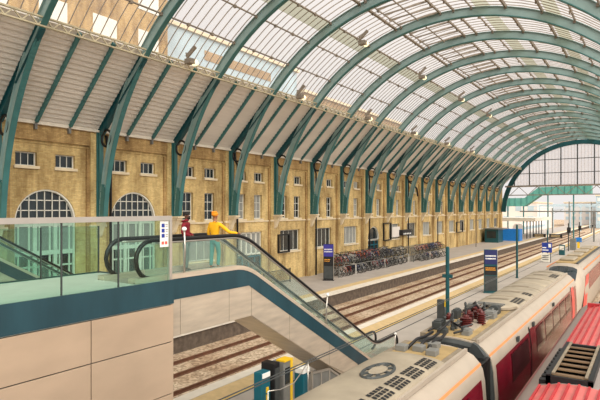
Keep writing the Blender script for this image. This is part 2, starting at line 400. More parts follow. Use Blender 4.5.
for j in range(K0, K1 + 1):
    ya = YK(j); yb = YK(j + 1) if j < K1 else YG
    F = lambda f: ya + DS * f
    ops = []
    for a, b in ((.18, .38), (.56, .765)):
        ops.append((F(a), F(b), 9.17, 9.95)); winjobs.append((F((a + b) / 2), 9.17, DS * (b - a), .78, 3, 1, 'pane' if j < 5 or rnd.random() < .6 else 'blind'))
    if j <= 0:
        ops.append((F(.175), F(.775), 0, 6.05)); cy = F(.475); r = DS * .3
        lun.append((cy, r))
        ops_arch = (cy, r)
    else:
        for a, b in ((.185, .36), (.56, .74)):
            ops.append((F(a), F(b), 5.9, 8.0)); winjobs.append((F((a + b) / 2), 5.9, DS * (b - a), 2.1, 2, 3, 'pane' if rnd.random() < .55 else 'blind'))
        if j == 6:
            ops.append((F(.16), F(.7), 0, 2.9)); lun.append((F(.43), DS * .27))
        elif j == 2:
            ops.append((F(.2), F(.74), 0, 4.75))
        else:
            ops.append((F(.19), F(.72), 2.75, 4.75)); winjobs.append((F(.455), 2.75, DS * .53, 2.0, 4, 1, 'blind' if rnd.random() < .7 else 'pane'))
    # recess panel, split where an arch head has to be cut
    if j <= 0 or j == 6:
        cy, r = lun[-1]; zs = 6.05 if j <= 0 else 2.9
        ops.append((cy - r, cy + r, zs, zs + r))
        N = 16
        for sgn in (-1, 1):
            pts = [(cy + sgn * r, zs + r)] + [(cy + sgn * r * math.cos(math.pi / 2 * q / N), zs + r * math.sin(math.pi / 2 * q / N)) for q in range(N + 1)]
            for q in range(1, N + 1): wall.add([(XR, *pts[0]), (XR, *pts[q]), (XR, *pts[q + 1])], [(0, 1, 2)])
            for q in range(1, N + 1):
                p1, p2 = pts[q], pts[q + 1]; wall.add([(XR, *p1), (XR, *p2), (XR - .4, *p2), (XR - .4, *p1)], [(0, 1, 2, 3)])
        wall_ops = [o for o in ops]
    wall_cells(wall, F(.09), yb - DS * .09, 0, 10.6, [o for o in ops], XR, .3)
    # stepped head of the recess, then the frieze
    ym = yb - DS * .09
    wall.box(-.5, XR + .06, F(.09), ym, 10.45, 10.62); wall.m = 0
    pil.m = 1
    pil.box(-.5, XP - .03, F(.09), ym, 10.62, 11.75)
    pil.m = 0
    pil.box(-.5, XP, yb - DS * .09, yb + (DS * .09 if j < K1 else .6), 0, 11.75)
    pil.m = 1; pil.box(-.5, XP - .12, F(.085), F(.125), 0, 10.45).box(-.5, XP - .12, ym - DS * .03, ym, 0, 10.45); pil.m = 0
    if j > 0: pil.m = 2; pil.box(-.5, XR + .1, F(.09), ym, 5.62, 5.74); pil.m = 0
    pil.m = 2; pil.box(-.5, XP + .05, yb - DS * .095, yb + DS * .095, 5.62, 5.78); pil.m = 0
    pil.box(-.5, XP + .06, yb - DS * .095, yb + DS * .095, 0, .5)
wl = struct('wall_left', wall, 'brick')
struct('wall_left_pilasters', pil, ['brick', 'brickd', 'stone'])
for y, z, w_, h_, nx, nz, pn in winjobs: window(y, z, w_, h_, nx, nz, pn)
struct('wall_left_core', MB().box(-1.2, -.62, Ystart, YG + .6, 0, 13), 'brickd')
struct('wall_end_pier', MB().box(-.6, .12, YG - .1, YG + 1.1, 0, 11.9), 'brick')
# lunettes with timber infill below (first bays) and the arched doorway further on
nd = 0
for (cy, r), j in zip(lun, list(range(K0, 1)) + [6]):
    big = j <= 0; zs = 6.05 if big else 2.9; D = XR - .25
    nd += 1
    e = empty('door_%d' % nd, (D, cy, 0)); e['kind'] = 'structure'
    fr = MB()
    ring = [(cy + r * math.cos(math.pi * q / 24), zs + r * math.sin(math.pi * q / 24)) for q in range(25)]
    ri = [(cy + (r - .09) * math.cos(math.pi * q / 24), zs + (r - .09) * math.sin(math.pi * q / 24)) for q in range(25)]
    for q in range(24):
        fr.prism([ring[q], ring[q + 1], ri[q + 1], ri[q]], 'x', D - .04, D + .18)
    fr.box(D - .05, D + .06, cy - r, cy + r, zs - .12, zs + .06)
    if big:
        for q in range(1, 8):
            y = cy - r + 2 * r * q / 8; h = math.sqrt(max(0, (r - .1) ** 2 - (y - cy) ** 2)); fr.box(D - .03, D + .03, y - .02, y + .02, zs, zs + h)
        for z in (.62, 1.2): h = math.sqrt((r - .1) ** 2 - z * z); fr.box(D - .03, D + .03, cy - h, cy + h, zs + z - .025, zs + z + .025)
    fr.build('fanlight_frame', 'white', e, smooth=True)
    MB().prism([(cy + (r - .05) * math.cos(math.pi * q / 24), zs + (r - .05) * math.sin(math.pi * q / 24)) for q in range(25)], 'x', D - .1, D - .05).build('pane', 'pane', e)
    if big:
        fr = MB()
        fr.box(D - .02, D + .05, cy - r, cy + r, 5.75, 5.93).box(D - .02, D + .1, cy - r, cy + r, 4.1, 4.35).box(D - .02, D + .05, cy - r, cy + r, 3.4, 3.5).box(D - .02, D + .05, cy - r, cy + r, 0, .9)
        for q in range(4): y = cy - r + 2 * r * q / 3; fr.box(D - .02, D + .12, y - .11, y + .11, 0, 5.93)
        for q in range(6):
            y = cy - r + 2 * r * (q + .5) / 6; fr.box(D - .02, D + .04, y - .05, y + .05, .9, 5.75)
        fr.build('door_frame', 'doorw', e)
        MB().box(D - .12, D - .03, cy - r, cy + r, .3, 4.1).build('pane', 'pane', e)
        MB().box(D - .1, D - .01, cy - r, cy + r, 4.35, 5.75).build('upper_panel', 'blind', e)
    else:
        MB().box(D - .12, D - .05, cy - r, cy + r, 0, zs).build('door_leaf', 'pane', e)
        fr = MB().box(D - .05, D + .05, cy - r, cy + r, 2.2, 2.32)
        for q in range(4): y = cy - r + 2 * r * q / 3; fr.box(D - .05, D + .05, y - .06, y + .06, 0, zs)
        fr.build('door_frame', 'signteal', e)
# shop front of the third bay: white window over teal framed glass doors
ya = YK(2); a, b = ya + DS * .2, ya + DS * .74; D = XR - .2
e = empty('door_%d' % (nd + 1), (D, (a + b) / 2, 0)); e['kind'] = 'structure'
mb = MB()
for z in (0, 2.55): mb.box(D - .05, D + .05, a, b, z, z + .14)
for q in range(5): y = a + (b - a) * q / 4; mb.box(D - .05, D + .05, y - .05, y + .05, 0, 2.6)
mb.build('door_frame', 'signteal', e)
mb = MB()
for z in (2.75, 4.62): mb.box(D - .05, D + .06, a, b, z, z + .13)
for q in range(6): y = a + (b - a) * q / 5; mb.box(D - .05, D + .06, y - .05, y + .05, 2.75, 4.75)
mb.build('window_frame', 'white', e)
MB().box(D - .12, D - .05, a, b, 0, 2.6).build('door_glass', 'pane', e)
MB().box(D - .12, D - .05, a, b, 2.75, 4.75).build('pane', 'blind', e)

# ---------------------------------------------------------------- roof: soffit boards, glazing, ribs
P0, P1 = Vector((-.05, 11.55)), Vector((4.27, 15.87))
N = 20; prof = []
for i in range(N):
    a = P0 + (P1 - P0) * (i / N); b = P0 + (P1 - P0) * ((i + 1) / N)
    nrm = Vector((.7071, -.7071))
    prof += [a + nrm * .07, b - (b - a) * .12 + nrm * .0, b - (b - a) * .02]
prof_back = [P1 + Vector((-.12, .12)), P0 + Vector((-.12, .12))]
ceil = struct('ceiling', MB().prism([tuple(p) for p in prof + prof_back], 'y', Ystart, YG), 'clad')
ceil['label'] = 'sloping pale boarded soffit above the brick wall'
struct('trim_9', MB().box(-.25, .16, Ystart, YG, 11.5, 11.72), 'cream')
for j in range(K0, K1 + 1):
    for f in (1 / 3, 2 / 3):
        y = YK(j) + DS * f
        if y > YG - .3: continue
        n = Vector((.7071, 0, -.7071)); o = n * .13
        mb = MB().beam(Vector((.12, y, 11.72)) + o, Vector((4.25, y, 15.85)) + o, .16, .2, n)
        rf = mb.build('rafter', 'teal', ceil)
        MB().box(.02, .2, y - .07, y + .07, 11.2, 11.6).build('rafter_bracket', 'grey', rf)
gz = MB(); Ng = 40; A0, A1 = 41.3, 138.7
pts = [arc(15.98, A0 + (A1 - A0) * i / Ng) for i in range(Ng + 1)]
for i in range(Ng):
    (xa, za), (xb, zb) = pts[i], pts[i + 1]
    gz.add([(xa, Ystart, za), (xb, Ystart, zb), (xb, YG, zb), (xa, YG, za)], [(0, 1, 2, 3)])
roof = struct('ceiling_glazing', gz, 'rglass', 'curved glass roof of the train shed', smooth='all')
nb = 10
mb = MB()
for q in range(nb):
    y = DS * (q + .5) / nb
    for i in range(20):
        a, b = A0 + (A1 - A0) * i / 20, A0 + (A1 - A0) * (i + 1) / 20
        p, q2 = arc(15.93, a), arc(15.93, b)
        nrm = (Vector((p[0], 0, p[1])) - Vector((XC, 0, ZC)))
        mb.beam((p[0], y, p[1]), (q2[0], y, q2[1]), .028, .06, nrm)
bars = mb.build('glazing_muntin', 'bar', roof)
for j in range(K0 + 1, K1 + 1):
    if j == K1 and YK(j + 1) > YG + 1: pass
    c = bars.copy(); COL.objects.link(c); c.parent = roof; c.location = (0, YK(j), 0)
bars.location = (0, YK(K0), 0)
for a, wd, hg in ((50, .07, .1), (58.3, .07, .1), (66, .09, .12), (75, .16, .16), (76.6, .06, .1), (88, .12, .14), (91.6, .12, .14), (96.3, .07, .1), (105, .16, .16), (114, .12, .14), (122, .08, .1), (130, .07, .1)):
    x, z = arc(15.86, a); mb = MB().beam((x, Ystart, z), (x, YG, z), wd, hg, (x - XC, 0, z - ZC))
    x2, z2 = arc(15.78, a)
    y = Ystart + .9
    while y < YG - 1:
        mb.box(x2 - .08, x2 + .08, y - .07, y + .07, z2 - .08, z2 + .1); y += DS / 3
    mb.build('purlin', 'purlin', roof)
for a, b in ((62.2, 65.6), (97.2, 101), (114.6, 118.4)):
    mb = MB()
    for i in range(3):
        p, q = arc(15.95, a + (b - a) * i / 3), arc(15.95, a + (b - a) * (i + 1) / 3)
        mb.add([(p[0], Ystart, p[1]), (q[0], Ystart, q[1]), (q[0], YG, q[1]), (p[0], YG, p[1])], [(0, 1, 2, 3)])
    mb.build('mossy_glazing', 'moss', roof, smooth='all')['label'] = 'greenish stained strip of roof glass'
# ridge skylight: slanting dark bars, one frame a bay
mb = MB()
for q in range(5):
    p, r2 = arc(15.8, 76.5), arc(15.8, 88); y = DS * (q + .3) / 5
    mb.beam((p[0], y, p[1]), (r2[0], y + .7, r2[1] + .12), .07, .1)
p = arc(15.7, 82); mb.beam((p[0], .3, p[1]), (p[0], DS - .3, p[1]), .06, .08)
sk = mb.build('skylight_muntin', 'purlin', roof)
for j in range(K0 + 1, K1 + 1):
    c = sk.copy(); COL.objects.link(c); c.parent = roof; c.location = (0, YK(j), 0)
sk.location = (0, YK(K0), 0)
# lattice girder at the foot of the glazing
gx, gz_ = 4.52, 15.7
mb = MB()
mb.box(gx - .06, gx + .06, Ystart, YG, gz_ + .16, gz_ + .24).box(gx - .06, gx + .06, Ystart, YG, gz_ - .26, gz_ - .19)
y = Ystart; s_ = 1
while y < YG - .4:
    mb.beam((gx, y, gz_ - .21 * s_ - .01), (gx, y + .38, gz_ + .2 * s_ - .01), .05, .06); y += .38; s_ = -s_
mb.v = [(p[0], min(p[1], YG - .35), p[2]) for p in mb.v]
one('lattice_girder', mb, 'lattice', 'long cream lattice girder along the foot of the roof glazing', 'girder')
# ribs
def make_rib():
    e = empty('roof_rib', (0, 0, 0))
    mb = MB(); a0 = math.degrees(math.asin((6.3 - ZC) / RR)); n = 54
    def ringseg(r0, r1, wd, a, b):
        P = [arc(r0, a), arc(r1, a), arc(r1, b), arc(r0, b)]
        vs = [(p[0], s * wd / 2, p[1]) for s in (-1, 1) for p in P]
        mb.add(vs, [(0, 1, 2, 3), (7, 6, 5, 4), (1, 5, 6, 2), (0, 3, 7, 4)])
    for i in range(n):
        a, b = a0 + (180 - 2 * a0) * i / n, a0 + (180 - 2 * a0) * (i + 1) / n
        t = max(0, 1 - min(a, 180 - a) / 46); ri, ro = 15.28 + .1 * t, 15.84 - .08 * t
        ringseg(ri, ro, .12, a, b); mb.m = 1; ringseg(ri - .05, ri, .3, a, b); mb.m = 0; ringseg(ro, ro + .04, .3, a, b)
    q = a0 + 3
    while q < 178:
        t = max(0, 1 - min(q, 180 - q) / 46); p, r_ = arc(15.28 + .1 * t, q), arc(15.84 - .08 * t, q); mb.beam((p[0], 0, p[1]), (r_[0], 0, r_[1]), .28, .03, (0, 1, 0))
        q += 6.4
    mb.build('arch', ['tealrib', 'teal'], e)  # one paint: lit tone on webs, underside shade painted on the inner flange
    po = MB().box(.02, .08, -.18, .18, 6.2, 11.55).box(.08, .24, -.05, .05, 6.2, 11.5).box(.24, .3, -.14, .14, 6.2, 11.5)
    # shoe where post and arch come together
    po.prism([(.3, 6.2), (.62, 6.2), (.8, 8.0), (.3, 8.5)], 'y', -.14, .14)
    for z in (6.6, 7.0, 7.4, 7.8, 8.2): po.box(.28, .72, -.17, .17, z, z + .05)
    po.build('wall_post', 'teal', e)
    c = (.82, 11.1); r = .5
    rg = MB().tube([(c[0] + r * math.cos(t), 0, c[1] + r * math.sin(t)) for t in [2 * math.pi * k / 28 for k in range(28)]], .075, 8, True)
    rg.build('spandrel_ring', 'black', e, smooth='all')
    n_ = Vector((.7071, 0, -.7071))
    ra = MB()
    for off, wd, hg in ((.06, .3, .05), (.26, .1, .38), (.46, .3, .05)):
        ra.beam(Vector((.05, 0, 11.65)) + n_ * off, Vector((4.1, 0, 15.7)) + n_ * off, wd, hg, n_)
    ra.build('principal_rafter', 'teald', e)  # rib paint darkened, spandrel shade put into the colour
    # lattice of bars filling the slit between rafter and arch
    lw = MB()
    for q in range(6):
        t = .34 + q * .1
        p = Vector((.05, 0, 11.65)).lerp(Vector((4.1, 0, 15.7)), t) + n_ * .52
        ang = math.degrees(math.atan2(p.z - ZC, XC - p.x)); x, z = arc(15.85, ang + 1.2)
        lw.beam(p, (x, 0, z), .08, .1, (0, 1, 0))
    p = [Vector((.05, 0, 11.65)).lerp(Vector((4.1, 0, 15.7)), t) + n_ * .5 for t in (.62, 1)]
    q_ = [arc(15.4, math.degrees(math.atan2(v.z - ZC, XC - v.x))) for v in p]
    lw.prism([(p[0].x, p[0].z), (p[1].x, p[1].z), q_[1], q_[0]], 'y', -.05, .05)
    lw.build('spandrel_web', 'teald', e)
    ca = MB().box(0, .85, -.32, .32, 6.1, 6.22).box(0, .7, -.26, .26, 5.96, 6.1)
    ca.prism([(0, 5.96), (.58, 5.96), (.34, 5.5), (.16, 5.1), (0, 4.95)], 'y', -.17, .17)
    ca.build('stone_corbel', 'stone', e, bevel=.02)
    return e
rib = make_rib(); rk = cached_kids(rib)
for i, k in enumerate(range(K0, K1 + 1)):
    o = rib if i == 0 else copy_fast(rib, rk)
    o.location = (0, YK(k), 0)
    if k < -1: L = 'teal iron roof rib over the footbridge, %s of its row' % ORD[i]
    else: L = 'teal iron roof rib with ring on brick wall, %s beyond the first arched window' % ORD[k + 1]
    tag(o, L, 'roof rib', 'roof ribs of the train shed')
# ---------------------------------------------------------------- end screen (gable)
ga = empty('wall_end_screen', (XC, YG, 11.9)); tag(ga, 'glazed arched end screen with dark mullions', kind='structure')
mb = MB()
for i in range(60):
    a, b = 2 + 176 * i / 60, 2 + 176 * (i + 1) / 60
    mb.prism([arc(14.95, a), arc(15.9, a), arc(15.9, b), arc(14.95, b)], 'y', YG - .2, YG + .3)
mb.build('arch_rim', 'teald', ga, smooth=True)
def hz(x, r=15.0): return ZC + math.sqrt(max(0, r * r - (x - XC) ** 2))
mb = MB(); x = 2.95
xs = []
while x < 31:
    if hz(x) > 12: mb.box(x - .1, x + .1, YG - .15, YG + .2, 11.8, hz(x)); xs.append(x)
    x += 3.15
for z in (14.6, 17.5):
    h = math.sqrt(15 ** 2 - (z - ZC) ** 2); mb.box(XC - h, XC + h, YG - .1, YG + .1, z - .07, z + .07)
mb.build('mullion', 'dgrey', ga)
mb = MB(); x = 1.8
while x < 30.5:
    if hz(x) > 12 and all(abs(x - q) > .3 for q in xs): mb.box(x - .02, x + .02, YG - .02, YG + .06, 11.9, hz(x))
    x += .63
mb.build('glazing_muntin', 'bar', ga)
gp = [(x, hz(x)) for x in [XC - 13.6 + 27.2 * i / 40 for i in range(41)]] + [(XC + 13.6, 11.9), (XC - 13.6, 11.9)]
MB().add([(x, YG + .08, z) for x, z in gp], [tuple(range(len(gp)))]).build('glass_sheet', 'gglass', ga)
mb = MB().box(1.0, 31, YG - .3, YG + .3, 11.65, 12.0).box(1.5, 30.6, YG - .15, YG + .15, 9.75, 9.95)
x = 2; s_ = 1
while x < 30:
    mb.beam((x, YG, 9.85 if s_ > 0 else 11.7), (x + 1.9, YG, 11.7 if s_ > 0 else 9.85), .12, .12); x += 1.9; s_ = -s_
mb.build('truss_beam', 'purlin', ga)

# ---------------------------------------------------------------- outside: buildings beside and beyond the shed
def building(x0, x1, y0, y1, h, wall_m, win, rows, cols, face, label, wz=.55, arch=False, frame='white', roofh=.4):
    e = empty('building', ((x0 + x1) / 2, (y0 + y1) / 2, 0), label, 'building')
    MB().box(x0, x1, y0, y1, -1, h).build('facade', wall_m, e)
    MB().box(x0 - .3, x1 + .3, y0 - .3, y1 + .3, h, h + roofh).build('parapet', 'stone', e)
    zb = 1.5 if not arch else 13.5
    for r_ in range(rows):
        for c in range(cols):
            z0 = zb + (h - zb) * (r_ + .2) / rows; z1 = z0 + (h - zb) / rows * wz
            if face == 'x':
                t0 = y0 + (y1 - y0) * (c + .25) / cols; t1 = y0 + (y1 - y0) * (c + .75) / cols
                MB().box(x1 - .05, x1 + .06, t0, t1, z0, z1).build('window', win, e)
            else:
                t0 = x0 + (x1 - x0) * (c + .25) / cols; t1 = x0 + (x1 - x0) * (c + .75) / cols
                MB().box(t0, t1, y0 - .06, y0 + .05, z0, z1).build('window', win, e)
    return e
building(-26, -12, 2, 36, 29, 'brickd', 'white', 4, 7, 'x', 'beige brick building with tall white windows seen through the roof glass', .5, True)
building(-30, -14, 37, 62, 26.5, 'bldb', 'bld', 4, 1, 'x', 'blue grey banded office block seen through the lower roof glass', .34, True)
building(-30, -14, 64, 100, 24, 'bld', 'bldb', 3, 6, 'x', 'lower beige block with bluish windows behind the roof glass', .5, True)
building(-26, -12, -40, 0, 26, 'bld', 'white', 3, 6, 'x', 'beige brick range behind the brick wall by the footbridge', .5, True)
building(-40, -6, 205, 240, 9, 'bldp', 'bldb', 2, 8, 'y', 'long low pale building past the teal footbridge', .5)  # pale wall colour stands for the distance haze
building(-4, 9, 260, 290, 9.5, 'bldp', 'bldb', 3, 5, 'y', 'pale three storey block straight beyond the tracks', .5)
building(10, 19, 240, 270, 12, 'bldb', 'bldp', 4, 4, 'y', 'bluish glass block at the end of the tracks', .5)
building(20, 29, 250, 280, 14.5, 'sand', 'bldp', 4, 4, 'y', 'sandstone coloured block in the distance beyond the gantry', .45)
building(30, 55, 235, 262, 11, 'bldp', 'bldb', 3, 6, 'y', 'wide pale block beyond the far end of the white trains', .5)
building(-60, -42, 150, 220, 13, 'sand', 'bldp', 4, 4, 'y', 'tan block behind the far brick wall end', .45)
# teal netted footbridge beyond the end screen
e = empty('covered_footbridge', (4, 150, 0), 'teal netted covered footbridge crossing beyond the end screen', 'footbridge')
MB().box(-9, .3, 149, 153, 7.5, 9.7).build('lower_span', 'tealnet', e)
MB().prism([(.3, 7.5), (.3, 9.7), (3.8, 12.5), (16, 12.7), (16, 10.6), (4.2, 10.4)], 'y', 149, 153).build('stair_and_upper_span', 'tealnet', e)
mb = MB()
for x in (-8, -4, 0, 6, 12): mb.box(x - .15, x + .15, 149.4, 149.7, -1, 7.6 if x < 1 else 10.5)
for x in [-8 + q * 1.5 for q in range(16)]:
    z = 9.7 if x < .3 else min(12.6, 9.7 + (x - .3) * .8); mb.box(x - .05, x + .05, 148.9, 149.02, z - 2.1, z + .1)
mb.build('bridge_frame', 'teal', e)
# canopy of the bicycle platform beyond the shed
e = empty('platform_canopy', (3, 130, 0), 'long cream platform canopy on posts beyond the end screen', 'canopy')
MB().box(-3, 6.9, 126, 147, 4.5, 4.62).build('canopy_roof', 'white', e)
MB().box(-3, 6.95, 125.9, 126.1, 4.0, 4.75).box(6.8, 6.98, 126, 147, 4.0, 4.75).build('fascia_board', 'cream', e)
for q in range(6): MB().box(4.9, 5.12, 127 + q * 3.8, 127.22 + q * 3.8, 0, 4.5).build('canopy_post', 'dgrey', e)
# gantry and its posts
e = empty('signal_gantry', (16, 122, 0), 'thin dark gantry spanning the tracks on a tall post', 'gantry')
MB().box(4.5, 26, 121.9, 122.2, 6.1, 6.35).build('gantry_beam', 'grey', e)
MB().box(18.6, 18.9, 121.9, 122.2, 0, 6.1).build('gantry_post', 'grey', e)
for i, (x, y, h) in enumerate(((5.6, 160, 7), (8, 175, 9), (12.6, 190, 9), (20, 170, 8), (17.5, 200, 8))):
    e = empty('overhead_line_mast', (x, y, -1), 'grey overhead line mast, %s beyond the end screen' % ORD[i], 'mast', 'overhead line masts')
    MB().box(x - .14, x + .14, y - .14, y + .14, -1, h).build('mast_post', 'grey', e)
    MB().beam((x, y, h - .6), (x + 2.6, y, h - .4), .09, .09).beam((x, y, h - 1.6), (x + 2.4, y, h - .5), .07, .07).build('bracket', 'grey', e)
for i, (y, h) in enumerate(((176, 7.5), (204, 8), (236, 8.5))):
    e = empty('overhead_line_portal', (8, y, -1), 'pale overhead line portal across the tracks, %s beyond the teal footbridge' % ORD[i], 'portal', 'overhead line portals')
    MB().box(-5.2, 24, y - .12, y + .12, h, h + .3).box(-5.2, 24, y - .12, y + .12, h - 1.1, h - .95).build('portal_beam', 'bldb', e)
    for x in (-5, 8.2, 24): MB().box(x - .15, x + .15, y - .15, y + .15, -1, h + .3).build('portal_post', 'bldb', e)
# parked coaches on the far tracks, distance haze put into their pale colour
for i, (x, y) in enumerate(((-2.5, 155), (30, 190))):
    e = empty('distant_coach', (x, y, 0), ('pale parked coach past the cream canopy', 'pale parked coach past the far end of the island platform')[i], 'train')
    MB().prism([(x - 1.35, -.4), (x + 1.35, -.4), (x + 1.35, 1.9), (x + .9, 2.6), (x - .9, 2.6), (x - 1.35, 1.9)], 'y', y, y + 38).build('coach_body', 'bldp', e)
    MB().box(x - 1.37, x + 1.37, y + 1, y + 37, .9, 1.7).build('window_band', 'bldb', e)

# ---------------------------------------------------------------- footbridge landing
FX = 19.2; DZ = 5.05; DE = 8.5
e = empty('footbridge_landing', (12, 0, 0), 'footbridge landing clad in bronze metal panels with teal edge band and tall glass balustrade', 'footbridge')
LAND = e
MB().box(4.5, FX - .05, -8, -3, 4.5, DZ).box(4.5, 7.4, -3, 5.8, 4.5, DZ).box(16.3, FX - .05, -3, 7.6, 4.5, DZ).box(16.3, 17.5, 7.6, DE, 4.5, DZ).box(18.92, FX - .05, 7.6, DE, 4.5, DZ).build('deck', 'deckf', e)
MB().box(FX - .06, FX, -8, DE, 4.52, DZ + .03).box(16.3, 17.45, DE, DE + .05, 4.52, DZ + .03).box(16.24, 16.3, -3, DE, 4.52, DZ + .03).build('edge_band', 'fascia', e)
MB().box(FX - .28, FX - .06, -8, DE - .06, -.0, 4.52).build('panel_carcass', 'dgrey', e)
ysj = (-8, -3.6, 1.6, 6.32, DE)
zsj = (0, 1.2, 2.4, 3.62, 4.5)
for i in range(4):
    for j in range(4):
        MB().box(FX - .06, FX - .01, ysj[i] + .012, ysj[i + 1] - .012, zsj[j] + .012, zsj[j + 1] - .012).build('cladding_panel', 'bronze', e, bevel=.006)
MB().box(FX - .28, FX - .02, DE - .06, DE, 0, 4.5).build('end_panel', 'bronze', e)
mb = MB()
gj = (-8, -1.8, 2.0, 5.75, 7.05, DE - .05)
for a, b in zip(gj, gj[1:]):
    MB().box(FX - .14, FX - .12, a + .012, b - .012, DZ, 6.5).build('glass_panel', 'bglass', e)
MB().box(FX - .18, FX - .08, -8, DE + .02, 6.48, 6.59).build('top_rail', 'chrome', e)
MB().box(FX - .17, FX - .09, DE - .05, DE + .03, DZ, 6.5).build('end_post', 'chrome', e)
# joints between the panes
for y in gj[3:5]: MB().box(FX - .145, FX - .115, y - .014, y + .014, DZ, 6.5).build('glass_joint', 'dgrey', e)
# far balustrade of the landing
fj = (-3, 1.9, 3.55, 5.2, 6.87, 8.45)
for a, b in zip(fj, fj[1:]):
    MB().box(16.34, 16.36, a + .015, b - .015, DZ, 6.3).build('glass_panel', 'bglass', e)
    MB().box(16.33, 16.37, b - .015, b + .015, DZ, 6.3).build('glass_joint', 'dgrey', e)
# paper notice on the glass
y0, y1 = 8.18, 8.43
e = empty('safety_notice', (FX - .1, 8.2, 5.9), 'white notice with blue pictograms stuck on the glass balustrade', 'notice')
MB().box(FX - .118, FX - .108, y0, y1, 5.86, 6.47).build('sheet', 'wtext', e)
for q in range(3): MB().box(FX - .108, FX - .103, y0 + .04, y0 + .13, 6.32 - q * .12, 6.41 - q * .12).build('pictogram', 'blue', e)
mb = MB()
for q in range(3):
    for k in range(2): mb.box(FX - .108, FX - .104, y0 + .16, y1 - .02, 6.38 - q * .12 - k * .04, 6.395 - q * .12 - k * .04)
mb.build('text_lines', 'grey', e)
mb = MB()
for q in range(2): mb.box(FX - .108, FX - .103, y0 + .04 + q * .1, y0 + .11 + q * .1, 5.92, 5.99)
mb.build('red_pictograms', 'redp', e)['label'] = 'small red prohibition marks'

# ---------------------------------------------------------------- escalators
HN, HF = 18.76, 17.66            # handrail planes
S30 = math.tan(R(30))
YT = 11.55                       # where the slope starts
def hz_esc(y):                   # handrail height along the run
    if y < YT - .5: return 6.0
    if y < YT + .5: t = (y - YT + .5); return 6.0 - S30 * t * t / 2
    z = 6.0 - S30 * (y - YT)
    yb = YT + 5.03 / S30
    if y < yb - .5: return z
    if y < yb + .5: t = (yb + .5 - y); return .97 + S30 * t * t / 2
    return .97
YB = YT + 5.03 / S30             # where it ends
def make_escalator():
    e = empty('escalator', (18.2, 15, 0))
    ysam = [8.2 + (22.15 - 8.2) * i / 70 for i in range(71)]
    for X in (HN, HF):
        path = []
        for i in range(9):
            t = R(-90 - 180 * i / 8); path.append((X, 8.2 + .45 * math.cos(t), 5.55 + .45 * math.sin(t)))
        path += [(X, y, hz_esc(y)) for y in ysam[1:]]
        for i in range(1, 9):
            t = R(90 - 180 * i / 8); path.append((X, 22.15 + .4 * math.cos(t), .57 + .4 * math.sin(t)))
        MB().tube(path, .055, 8).build('handrail', 'rubber', e, smooth='all')
        # glass side, in panels
        cuts = [8.0, 9.7, 11.4, 13.2, 15.0, 16.8, 18.6, 20.4, 22.2]
        for a, b in zip(cuts, cuts[1:]):
            ys = [a + .01 + (b - a - .02) * i / 8 for i in range(9)]
            top = [(y, hz_esc(y) - .05) for y in ys]; bot = [(y, hz_esc(y) - .86) for y in ys]
            MB().prism(top + bot[::-1], 'x', X - .006, X + .006).build('glass_panel', 'eglass', e)
        MB().tube([(X, y, hz_esc(y) - .062) for y in ysam], .03, 6).build('handrail_guide', 'chrome', e, smooth='all')
    # balustrade decking (kerb) on both sides and the inner skirts
    for xa, xb in ((HN - .1, HN + .14), (HF - .14, HF + .1)):
        ys = [7.62] + ysam + [22.5]
        up = [(y, hz_esc(y) - .84) for y in ys]; dn = [(y, hz_esc(y) - .96) for y in ys]
        MB().prism(up + dn[::-1], 'x', xa, xb).build('skirt_deck', 'steel', e)
    def off(d): # polyline parallel to the run, d below the handrail, down to the floor
        P = [(7.62, 6.0 - d), (YT, 6.0 - d)]
        yb = YT + (6.0 - d) / S30
        return P + [(yb, 0.0)]
    side = lambda d0, d1: off(d0) + off(d1)[::-1]
    for nm, X0, X1 in (('near', HN + .08, HN + .13), ('far', HF - .13, HF - .08)):
        top = [(7.62, 5.07), (YT + .1, 5.07), (YT + 5.07 / S30, .05), (YB + 1.5, .05), (YB + 1.5, 0)]
        a = off(1.47)
        MB().prism(top + [a[2], (a[1][0] + .1, a[1][1]), a[0]], 'x', X0, X1).build('side_band', 'fascia', e)
        b = off(2.36)
        cutsY = [7.62, 9.0, 10.8, YT + .22]
        for ya_, yb_ in zip(cutsY, cutsY[1:]):
            MB().box(X0, X1 - .012, ya_ + .008, yb_ - .008, 3.64, 4.53).build('side_panel', 'steel', e)
        # sloping panels
        L = [YT + .22, 13.7, 16.2, 18.4]
        for ya_, yb_ in zip(L, L[1:]):
            f = lambda y, d: 6.0 - d - S30 * (y - YT)
            pts = [(ya_ + .01, f(ya_, 1.42)), (yb_ - .01, f(yb_, 1.42)), (yb_ - .01, max(0, f(yb_, 2.24))), (ya_ + .01, f(ya_, 2.24))]
            if ya_ == L[0]: pts = [(ya_ + .01, 4.51), (yb_ - .01, f(yb_, 1.42)), (yb_ - .01, f(yb_, 2.24)), (ya_ + .01, 3.64)]
            MB().prism(pts, 'x', X0, X1 - .012).build('side_panel', 'steel', e)
    s0 = [(7.62, 3.62), (YT + .22, 3.62)]; f = lambda y, d: 6.0 - d - S30 * (y - YT)
    yend = YT + (6.0 - 2.26) / S30
    MB().prism(s0 + [(yend, 0), (yend + .8, 0), (YT + .3, 4.1), (7.62, 4.1)], 'x', HF - .08, HN + .08).build('soffit', 'steel', e)
    # steps and comb plates
    MB().box(HF + .08, HN - .08, 7.62, 9.6, 4.9, 5.04).build('comb_plate', 'chrome', e)
    MB().box(HF + .08, HN - .08, 21.0, 23.2, .0, .04).build('comb_plate', 'chrome', e)
    y = 9.6
    while y < 21:
        z = min(5.04, max(.04, 5.04 - round((y - YT + .2) / .4) * .231)) if y > YT - .2 else 5.04
        MB().box(HF + .1, HN - .1, y, y + .395, z - .23, z).build('step', 'step', e); y += .4
    return e
esc = make_escalator(); ek = cached_kids(esc)
tag(esc, 'escalator with teal side band descending from the bronze landing to the island platform', 'escalator')
e2 = copy_fast(esc, ek); e2.location = (18.2 - 11.75, 15 - 1.75, 0)
tag(e2, 'escalator behind the tall glass balustrade, going down to the bicycle platform', 'escalator')
